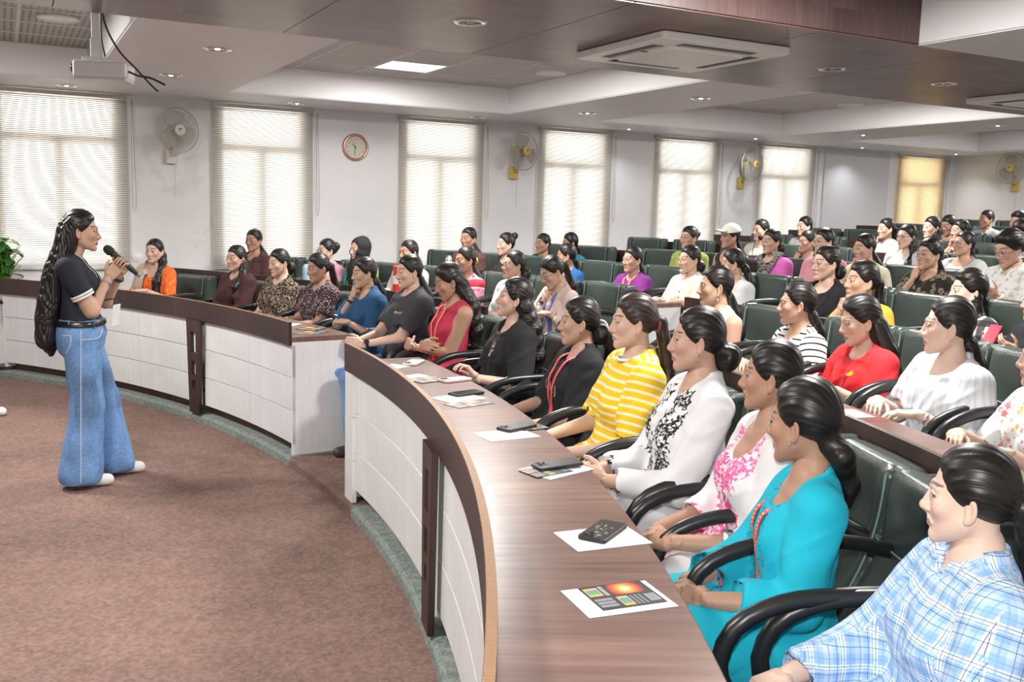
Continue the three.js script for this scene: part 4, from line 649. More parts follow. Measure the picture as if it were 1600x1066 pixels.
PANELS.forEach(([x, z, c], i) => {  // only the first lamp is visible; the others are added fill lamps
  const [cx, cz, tw, td] = c ?? [x, z, 0.6, 0.6], t = thing('ceiling_light', PLAB[i], 'lamp', [cx, RECESS - 0.006, cz], 0, i ? 'added square fill lamps' : undefined);
  part('frame', merge([box(tw - 0.02, 0.025, 0.02, 0, 0.012, td / 2 - 0.02), box(tw - 0.02, 0.025, 0.02, 0, 0.012, -td / 2 + 0.02), box(0.02, 0.025, td - 0.06, tw / 2 - 0.02, 0.012, 0), box(0.02, 0.025, td - 0.06, -tw / 2 + 0.02, 0.012, 0)]), mGrid, t);
  part('diffuser', box(tw - 0.06, 0.012, td - 0.06, 0, 0.012, 0), mGlow, t);
});
// round grilles in the recesses
for (const [s, d, l] of [[0.4, 2.38, 'round white ceiling speaker beside the projector pole'], [4.5, 2.24, 'round grey ceiling speaker in the recess nearest the clock'], [8.34, 2.21, 'round grey ceiling speaker in the recess before the back wall']]) {
  const t = thing('ceiling_speaker', l, 'speaker', [SX(s), RECESS - 0.004, SZ(d)]); part('rim', M(new THREE.TorusGeometry(0.135, 0.012, 8, 36), 0, 0, 0, Math.PI / 2), mPlastic, t); part('grille', cyl(0.13, 0.13, 0.01, 0, 0.004, 0, 36), mPlastic, t);
}
// recessed downlights
const DL = [[2.29, 5.22, 0, 'unlit chrome downlight on the brown beam, nearest the stage'], [5.0, 5.2, 0, 'unlit chrome downlight on the brown beam right of the square air conditioner'], [6.14, 5.18, 0, 'unlit chrome downlight on the brown beam, closest to the far air conditioner'], [1.3, 3.4, 1, 'large chrome downlight on the first white ceiling arm'], [1.24, 1.8, 1, 'chrome downlight on the first white arm, nearer the projector'], [0.55, 0.43, 1, 'downlight above the first window behind the speaker'], [2.64, 0.42, 1, 'downlight above the second window'], [4.65, 0.41, 0, 'downlight above the third window beside the clock wall'], [5.37, 3.34, 1, 'chrome downlight on the middle white arm beside the brown beam'], [5.29, 1.63, 1, 'chrome downlight on the middle white arm toward the windows'], [6.63, 0.42, 2, 'bright round downlight over the pier between fourth and fifth windows'], [8.57, 0.44, 2, 'bright round downlight above the third wall fan'], [9.05, 1.76, 2, 'bright white downlight on the third white arm toward the windows'], [9.1, 3.48, 2, 'bluish bright downlight on the third white arm, nearest the brown beam'], [10.57, 0.35, 2, 'bright round downlight above the plain wall board'], [12.36, 0.46, 2, 'bright round downlight above the corner after the last window']];
for (const [s, d, lit, l] of DL) {
  const t = thing('downlight', l, 'lamp', [SX(s), SOFFIT, SZ(d)]), R = 0.085;
  part('trim_ring', lathe([[R * 0.72, 0.012], [R * 0.78, -0.006], [R * 1.05, -0.007], [R * 1.12, 0.0], [R * 1.12, 0.004]], 32), lit === 2 ? mPlastic : mChrome, t);
  part('reflector', lathe([[0.012, 0.0], [R * 0.45, 0.002], [R * 0.73, 0.004]], 28), lit === 2 ? mLens : mChrome, t); part('bulb', lathe([[0.0, -0.009], [0.016, -0.006], [0.02, 0.001]], 16), lit ? mLens : mChrome, t);
  if (lit === 2) { const q = new THREE.SpotLight(new THREE.Color().setRGB(0.95, 0.97, 1), 0.8, 0, 1.1, 0.8, 2); q.position.set(SX(s), SOFFIT - 0.03, SZ(d)); q.target.position.set(SX(s), 0, SZ(d)); q.castShadow = true; q.name = 'downlight_lamp'; scene.add(q, q.target); }
}
// cassette air conditioners on the beam
function cassette(label, s, d) {
  const t = thing('air_conditioner', label, 'air conditioner', [SX(s), SOFFIT, SZ(d)]), W = 0.96;
  const sh = (a, r) => { const q = new THREE.Shape(), h = a / 2; q.moveTo(-h + r, -h); q.lineTo(h - r, -h); q.quadraticCurveTo(h, -h, h, -h + r); q.lineTo(h, h - r); q.quadraticCurveTo(h, h, h - r, h); q.lineTo(-h + r, h); q.quadraticCurveTo(-h, h, -h, h - r); q.lineTo(-h, -h + r); q.quadraticCurveTo(-h, -h, -h + r, -h); return q; };
  const p = sh(W, 0.03), slot = []; for (let k = 0; k < 4; k++) { const a = k * Math.PI / 2, c = Math.cos(a), n = Math.sin(a), q = new THREE.Path(); [[-0.29, 0.335], [0.29, 0.335], [0.25, 0.405], [-0.25, 0.405]].forEach(([x, y], i) => q[i ? 'lineTo' : 'moveTo'](x * c - y * n, x * n + y * c)); q.closePath(); p.holes.push(q); }
  part('panel', boxUV(M(new THREE.ExtrudeGeometry(p, { depth: 0.03, bevelEnabled: true, bevelSize: 0.008, bevelThickness: 0.008, bevelSegments: 2 }), 0, -0.04, 0, -Math.PI / 2)), mPlastic, t);
  part('intake_grille', boxUV(M(new THREE.ExtrudeGeometry(sh(0.56, 0.02), { depth: 0.012, bevelEnabled: true, bevelSize: 0.006, bevelThickness: 0.006, bevelSegments: 2 }), 0, -0.058, 0, -Math.PI / 2)), mPlastic, t);
  for (let k = 0; k < 4; k++) { const a = k * Math.PI / 2; part('louvre', M(box(0.54, 0.003, 0.016, 0, 0, 0), -Math.sin(a) * 0.362, -0.0525, -Math.cos(a) * 0.362, 0.2, a), mat([0.4, 0.4, 0.41], 0.4), t); part('air_slot', M(box(0.56, 0.006, 0.08), -Math.sin(a) * 0.37, -0.0465, -Math.cos(a) * 0.37, 0, a), MATS.black, t); }
  part('indicator', box(0.05, 0.004, 0.014, -0.31, -0.05, 0.05), MATS.black, t);
}
cassette('square white cassette air conditioner on the brown beam above the front rows', 3.72, 5.2); cassette('square cassette air conditioner at the far end of the brown beam, cut by the frame', 7.42, 5.2);
// ---------- blinds ----------
const mSlat = mat([0.87, 0.85, 0.82], 0.75, { transmission: 0.6, thickness: 0 }), mSlatWarm = mat([0.9, 0.8, 0.62], 0.75, { transmission: 0.5, thickness: 0 }), mSlatShade = mat([0.16, 0.13, 0.11], 0.6), mRail = mat([0.6, 0.58, 0.55], 0.5);
const BL = ['cream slatted blind behind the standing speaker', 'cream slatted blind between the first wall fan and the clock', 'cream slatted blind right of the clock, behind the row with bottles', 'cream slatted blind between the second fan and a plain white pier', 'cream slatted blind just before the third wall fan', 'cream slatted blind just after the third wall fan', 'amber lit slatted blind beside the plain wall board, last before the corner'];
WIN.forEach(([a, b, k], i) => {
  const w = b - a, t = thing('window_blind', BL[i], 'blind', [(a + b) / 2, SILL, WZ + 0.035]), H = HEAD - SILL, N = 92, slats = [], shadeLines = [];
  for (let j = 0; j < N; j++) { const y = 0.03 + ((H - 0.07) * j) / (N - 1); slats.push(M(new THREE.BoxGeometry(w - 0.012, 0.0011, 0.0208), 0, y, 0, k === 2 ? 1.12 : 0.95)); shadeLines.push(M(new THREE.BoxGeometry(w - 0.012, 0.0018, 0.0058), 0, y - Math.sin(0.95) * 0.0104, Math.cos(0.95) * 0.0104 + 0.001, 0.95)); }  // dark strips put the shade line along each slat into colour
  const eg = part('slat_shade_lines', merge(shadeLines), mSlatShade, t); eg.userData.kind = 'stuff'; const sg = merge(slats); const sm = part('slats', sg, k === 2 ? mSlatWarm : mSlat, t); sm.userData.kind = 'stuff';
  part('head_rail', box(w, 0.035, 0.045, 0, H - 0.012, 0), mRail, t); part('bottom_rail', box(w - 0.01, 0.016, 0.026, 0, 0.008, 0, 0.004), mRail, t);
  for (const q of [-0.32, 0.32]) part('ladder_cord', cyl(0.0016, 0.0016, H - 0.03, q * w, H / 2, 0.016, 6), mRail, t);
  part('pull_cord', tube([[w / 2 + 0.035, H - 0.03, 0.01], [w / 2 + 0.03, H * 0.6, 0.012], [w / 2 + 0.034, H * 0.36, 0.014], [w / 2 + 0.05, H * 0.34, 0.014], [w / 2 + 0.062, H * 0.38, 0.014], [w / 2 + 0.058, H * 0.6, 0.012], [w / 2 + 0.045, H - 0.03, 0.01]], 0.0032, 40, 5), MATS.cordMat ??= mat([0.4, 0.38, 0.36], 0.6), t);
});
// ---------- tiers and desks ----------
const FAS = [8.18, 9.48, 10.8, 12.05, 13.3, 14.55, 15.8, 17.05, 18.3], FLOOR = (k) => 0.06 + 0.085 * (k - 1);   // front radius of each desk row, floor height of each row
const thMax = (R) => (Math.asin(Math.min(0.999, (CZ - WZ - 0.02) / R)) * 180) / Math.PI, thMin = (R) => (-Math.asin(Math.min(0.999, (RZ - CZ - 0.05) / R)) * 180) / Math.PI;
{
  const tiers = struct('floor_tiers');
  for (let k = 1; k <= 9; k++) {
    const r0 = k === 1 ? 8.165 : FAS[k - 1] - 0.02, r1 = k === 9 ? 20.3 : FAS[k] - 0.02, y = FLOOR(k), nose = [[r0 + 0.03, -0.02], [r0, y * 0.0 + Math.max(0, y - 0.06)], [r0 + 0.004, y - 0.02], [r0 + 0.022, y], [r1, y], [r1, -0.02]];
    const tM = Math.min(thMax(r1), 38.6), tm = Math.max(thMin(r1), -39.5);
    if (k === 1) part('green_carpet', arc(nose.map(([q, h]) => [Math.min(q, 8.7), h]), tM, 38.2), mGreen, tiers);
    if (k === 1) { for (const [a, b, m, n] of [[tm, -2.2, mGreen, 'green_carpet'], [-2.2, 5.8, mCarpet, 'aisle_carpet'], [5.8, tM, mGreen, 'green_carpet']]) part(n, arc(nose, a, b), m, tiers); }
    else part('green_carpet', arc(nose, tm, tM), mGreen, tiers);
  }
}
// one run of desk: curved top, dark upstand, white boards in three courses, tapered posts with square holes, end boards
function desk(k, t0, t1, posts, label, ends = [1, 1]) {
  const r = FAS[k - 1], y = FLOOR(k), tm = (t0 + t1) / 2, [ox, oz] = polar(r + 0.2, tm), o = [ox, y, oz], dp = k === 1 ? 0.44 : 0.4, t = thing('desk_run', label, 'desk', o), A = (pr, a, b) => arc(pr.map(([q, h]) => [q + r, h + y]), a, b, o), deg = (m) => (m / r) * 57.2958;
  part('desktop', A([[0.02, 0.74], [0.02, 0.772], [dp - 0.004, 0.772], [dp, 0.768], [dp, 0.744], [dp - 0.004, 0.74]], t0, t1), mWood, t);
  part('fascia', A([[0, 0.72], [0, 0.868], [0.022, 0.868], [0.022, 0.72]], t0, t1), mDark, t);
  part('edge_band', A([[0.0005, 0.8684], [0.001, 0.871], [0.0215, 0.871], [0.022, 0.8684]], t0 + 0.01, t1 - 0.01), k === 1 ? mEdge : mDark, t, 'worn orange-brown top edge');
  part('plinth', A([[0.09, 0.0], [0.09, 0.14], [0.11, 0.14], [0.11, 0.0]], t0 + deg(0.06), t1 - deg(0.06)), mPlinth, t);
  const cuts = [t0, ...posts.flatMap((p) => [p - deg(0.085), p + deg(0.085)]), t1], C = [0.07, 0.287, 0.503, 0.72];
  for (let i = 0; i < cuts.length; i += 2) { const m = (cuts[i] + cuts[i + 1]) / 2, halves = cuts[i + 1] - cuts[i] > 5 && k < 3 ? [[cuts[i], m - deg(0.0012)], [m + deg(0.0012), cuts[i + 1]]] : [[cuts[i], cuts[i + 1]]]; for (const [a, b] of halves) for (let q = 0; q < 3; q++) part('front_board', A([[0.03, C[q] + 0.0025], [0.026, C[q] + 0.004], [0.026, C[q + 1] - 0.004], [0.03, C[q + 1] - 0.0025], [0.045, C[q + 1]], [0.045, C[q]]], a, b), mBoard, t); }
  for (const p of posts) {
    const sh = new THREE.Shape(); [[-0.075, 0], [0.075, 0], [0.11, 0.72], [-0.11, 0.72]].forEach(([x, h], i) => sh[i ? 'lineTo' : 'moveTo'](x, h)); sh.closePath();
    for (const [h, w, q] of [[0.47, 0.08, 0.16], [0.3, 0.066, 0.105], [0.19, 0.05, 0.065]]) { const z = new THREE.Path(); z.moveTo(-w / 2, h); z.lineTo(-w / 2, h + q); z.lineTo(w / 2, h + q); z.lineTo(w / 2, h); z.closePath(); sh.holes.push(z); }
    const g = boxUV(new THREE.ExtrudeGeometry(sh, { depth: 0.026, bevelEnabled: false })), [px_, pz] = polar(r + 0.002, p); part('post', M(g, px_ - ox, 0.005, pz - oz, 0, facing(p)), mDark, t, 'dark tapered post with three square holes');
    part('post_backing', A([[0.004, 0.08], [0.004, 0.72], [0.012, 0.72], [0.012, 0.08]], p - deg(0.07), p + deg(0.07)), mBoard, t);
  }
  for (const [e, s] of [[t0, 1], [t1, -1]]) if (ends[s > 0 ? 0 : 1]) part('end_board', A([[0.024, 0], [0.024, 0.739], [dp - 0.005, 0.739], [dp - 0.005, 0.09], [dp - 0.03, 0.03], [dp - 0.09, 0]], e, e + s * deg(0.02)), mBoard, t, 'white end board facing the aisle');
}
desk(1, 6.05, 37.4, [17.0, 30.2], 'front desk run behind the speaker, from the aisle to the window wall'); desk(1, -32.5, -1.0, [-13.6, -29.6], 'front desk run curving toward the camera, with phones and papers on it');
{ // proud white strip at the aisle end of the near run
  const t = scene.getObjectByName('desk_run_001'), o = t.position.toArray(), r = FAS[0]; for (let q = 0; q < 3; q++) part('end_block', arc([[r + 0.004, 0.065 + q * 0.238], [r + 0.004, 0.3 + q * 0.238], [r + 0.03, 0.3 + q * 0.238], [r + 0.03, 0.065 + q * 0.238]], -1.95, -1.02, o), mBoard, t);
}
const WH = ['second', 'third', 'fourth', 'fifth', 'sixth', 'seventh', 'eighth', 'last'];
for (let k = 2; k <= 9; k++) {
  const R = FAS[k - 1], a = Math.max(thMin(R + 0.4) + 1, k > 3 ? -22 : -34), w = WH[k - 2];
  desk(k, k > 3 ? -6.2 : k > 2 ? 4.0 : 4.3, Math.min(thMax(R + 0.4) - 0.6, 36), [], `dark desk run of the ${w} row between the aisle and the windows`); desk(k, a, k > 3 ? -8.2 : k > 2 ? 1.4 : -1.4, [], `dark desk run of the ${w} row on the camera side of the aisle`);
}
// ---------- chairs ----------
const leather = mat([0.046, 0.063, 0.057], 0.31, { bumpMap: leatherBump, bumpScale: 0.0009, specularIntensity: 0.8 }), piping = mat([0.2, 0.27, 0.24], 0.4), armM = mat([0.016, 0.017, 0.019], 0.33), baseM = mat([0.02, 0.02, 0.022], 0.4);
const backProfile = (t) => [-0.215 - 0.16 * t - 0.04 * Math.sin(t * 3.1), 0.42 + 0.475 * t];       // z, y of the back's front face, t = 0 low, 1 high
function cushion(w, x0, t0, t1, th, puff) {   // a padded strip following the back's profile, with rolled top
  return net((x, y, z) => { const t = clamp((y - 0.42) / 0.475, t0, t1), [pz, py] = backProfile(t), q = puff * (1 - ((x - x0) / (w / 2)) ** 2) + 0.006 * Math.sin(t * 9), dx = Math.max(Math.abs(x - x0) - w / 2 + 0.02, 0), dy = y - py, dz = Math.max(Math.abs(z - pz + th / 2 + 0.0) - th / 2 + 0.02 - q, 0); const d = Math.hypot(dx, Math.max(Math.abs(dy) - 0.0, 0), dz) - 0.02; return d * 0.85; }, [x0 - w / 2 - 0.03, 0.36, -0.56], [x0 + w / 2 + 0.03, 1.08, -0.1], 0.022);
}
const proto = new THREE.Group(); proto.userData = { category: 'chair' };
{
  const uvd = (g) => boxUV(g);
  part('backrest', uvd(cushion(0.42, 0, 0, 1, 0.09, 0.014)), leather, proto); for (const s of [-1, 1]) part('side_bolster', uvd(cushion(0.075, s * 0.245, 0, 1, 0.105, 0.012)), leather, proto);
  for (const s of [-1, 1]) part('piping', tube(Array.from({ length: 9 }, (_, i) => { const [z, y] = backProfile(i / 8); return [s * 0.209, y, z + 0.012]; }), 0.0042, 14, 5), piping, proto, 'pale stitched seam');
  part('cross_seam', tube(Array.from({ length: 7 }, (_, i) => { const [z, y] = backProfile(0.62); return [-0.2 + (0.4 * i) / 6, y - 0.006 * Math.sin((i / 6) * 3.14), z + 0.019 - 0.012 * ((i - 3) / 3) ** 2]; }), 0.0035, 24, 5), piping, proto);
  { const g = new THREE.BoxGeometry(0.53, 1, 0.02, 2, 8, 1), p = g.attributes.position; for (let i = 0; i < p.count; i++) { const t = clamp(p.getY(i) + 0.5, 0.02, 0.98), [z, y] = backProfile(t); p.setXYZ(i, p.getX(i), y, z - 0.11 + p.getZ(i)); } g.computeVertexNormals(); part('back_shell', uvd(g), baseM, proto); }
  part('seat', uvd(net((x, y, z) => { const dx = Math.max(Math.abs(x) - 0.215, 0), dz = Math.max(Math.abs(z - 0.02) - 0.205, 0), dy = Math.max(Math.abs(y - 0.41 + 0.25 * Math.max(0, z - 0.16) ** 2 * 4) - 0.022, 0); return (Math.hypot(dx, dy, dz) - 0.034 - 0.008 * Math.cos(x * 6) * Math.cos(z * 6)) * 0.9; }, [-0.29, 0.32, -0.27], [0.29, 0.5, 0.31], 0.024)), leather, proto);
  for (const s of [-1, 1]) { const c = new THREE.CatmullRomCurve3([[0.268, 0.405, -0.02], [0.288, 0.43, 0.1], [0.298, 0.5, 0.225], [0.302, 0.59, 0.265], [0.302, 0.68, 0.23], [0.3, 0.735, 0.12], [0.296, 0.748, -0.03], [0.286, 0.74, -0.2], [0.25, 0.69, -0.365]].map(([x, y, z]) => V3(x * s, y, z))), g = new THREE.TubeGeometry(c, 26, 0.0215, 8); part('armrest', g, armM, proto); }
  part('stem', merge([cyl(0.028, 0.028, 0.22, 0, 0.24, 0, 14), cyl(0.05, 0.05, 0.04, 0, 0.15, 0, 14), box(0.2, 0.03, 0.2, 0, 0.35, 0)]), baseM, proto);
  for (let i = 0; i < 5; i++) { const a = (i * 2 * Math.PI) / 5; part('base_foot', M(merge([tube([[0.03, 0.12, 0], [0.15, 0.09, 0], [0.27, 0.06, 0]], 0.017, 6, 6), cyl(0.024, 0.024, 0.04, 0.265, 0.024, 0, 10, Math.PI / 2)]), 0, 0, 0, 0, a), baseM, proto); }
}
let firstChair = true; const seatsTaken = {};
function chair(k, R, th, label, group, turn = 0) {
  const [x, z] = polar(R, th), y = FLOOR(k), ry = facing(th) + rad(turn); (seatsTaken[k] ??= []).push(th);
  if (firstChair) { firstChair = false; proto.name = numbered('conference_chair'); proto.position.set(x, y, z); proto.rotation.y = ry; proto.userData = { label, category: 'chair' }; if (group) proto.userData.group = group; scene.add(proto); return proto; }
  return Object.assign(copyOf(proto, 'conference_chair', [x, y, z], ry, label, group)).scale.set(1, k > 1 ? 1.09 : 1, 1);
}
// ---------- audience ----------
const mWhitePants = cloth([0.62, 0.62, 0.62]), mMaroonPants = cloth([0.14, 0.02, 0.05]), mRedDress = cloth([0.42, 0.022, 0.06]), mBlackPants = cloth([0.015, 0.015, 0.017]);
// cloth lying over the upper body: a sheet at a small distance from the garment, kept where region < 0 (torso frame)
const sheet = (name, m, region, off = 0.012, th = 0.006) => ({ o, Ti, tp, topF, cell }) => {
  const f = (x, y, z) => Math.max(Math.abs(topF(x, y, z) - off) - th, region(...mulV(Ti, [x, y, z])));
  const c = tp(0, 0.32, 0), g = net(f, add(c, [-0.32, -0.36, -0.3]), add(c, [0.32, 0.36, 0.34]), Math.max(cell * 0.8, 0.0095)); boxUV(g); part(name, g, m, o);
};
const capHat = ({ o, HM, Hi, hs }) => {
  const m = cloth([0.74, 0.7, 0.62]), f = (x, y, z) => { const q = mulV(Hi, [x, y, z]); let d = Math.max(skull(...q) - 0.02, 0.038 - q[1] - q[2] * 0.12); const b = ell(q[0], q[1] - 0.047 - 0.012 * Math.cos(q[0] * 22), q[2] - 0.115, 0.078, 0.007, 0.07); return smin(d, Math.max(b, 0.05 - q[2]), 0.006) * hs; };
  const c = [HM.elements[12], HM.elements[13], HM.elements[14]]; part('cap', boxUV(net(f, add(c, [-0.22, -0.1, -0.22]), add(c, [0.22, 0.2, 0.22]), 0.0065)), m, o);
};
const clawClip = (at) => ({ o, HM }) => part('hair_clip', merge([M(new THREE.TorusGeometry(0.034, 0.0045, 6, 20, 4.2), ...at, 0.3, 1.2, 0), M(new THREE.TorusGeometry(0.026, 0.004, 6, 20, 4.2), at[0], at[1] - 0.012, at[2] - 0.012, 0.3, 1.2, 0)]).applyMatrix4(HM), MATS.card, o);
const sleeveTrim = (f, n, gap, r, m) => ({ o, arms }) => { for (const A of arms) for (let k = 0; k < n; k++) { const d = nrm(sub(A.E, A.S)), t = new THREE.TorusGeometry(r, 0.0045, 6, 32); t.scale(1, 1, 1.7); t.applyMatrix4(new THREE.Matrix4().compose(V3(...add(mix3(A.S, A.E, f), d, -k * gap)), new THREE.Quaternion().setFromUnitVectors(V3(0, 0, 1), V3(...d)), V3(1, 1, 1))); part('sleeve_trim', t, m, o, 'white trim band'); } };
const kTop = (c, o = {}) => ({ mat: typeof c === 'string' ? (FR[c] ? fcloth(c) : pcloth(c)) : cloth(c), map: FR[c] ? 'print' : undefined, ...o });
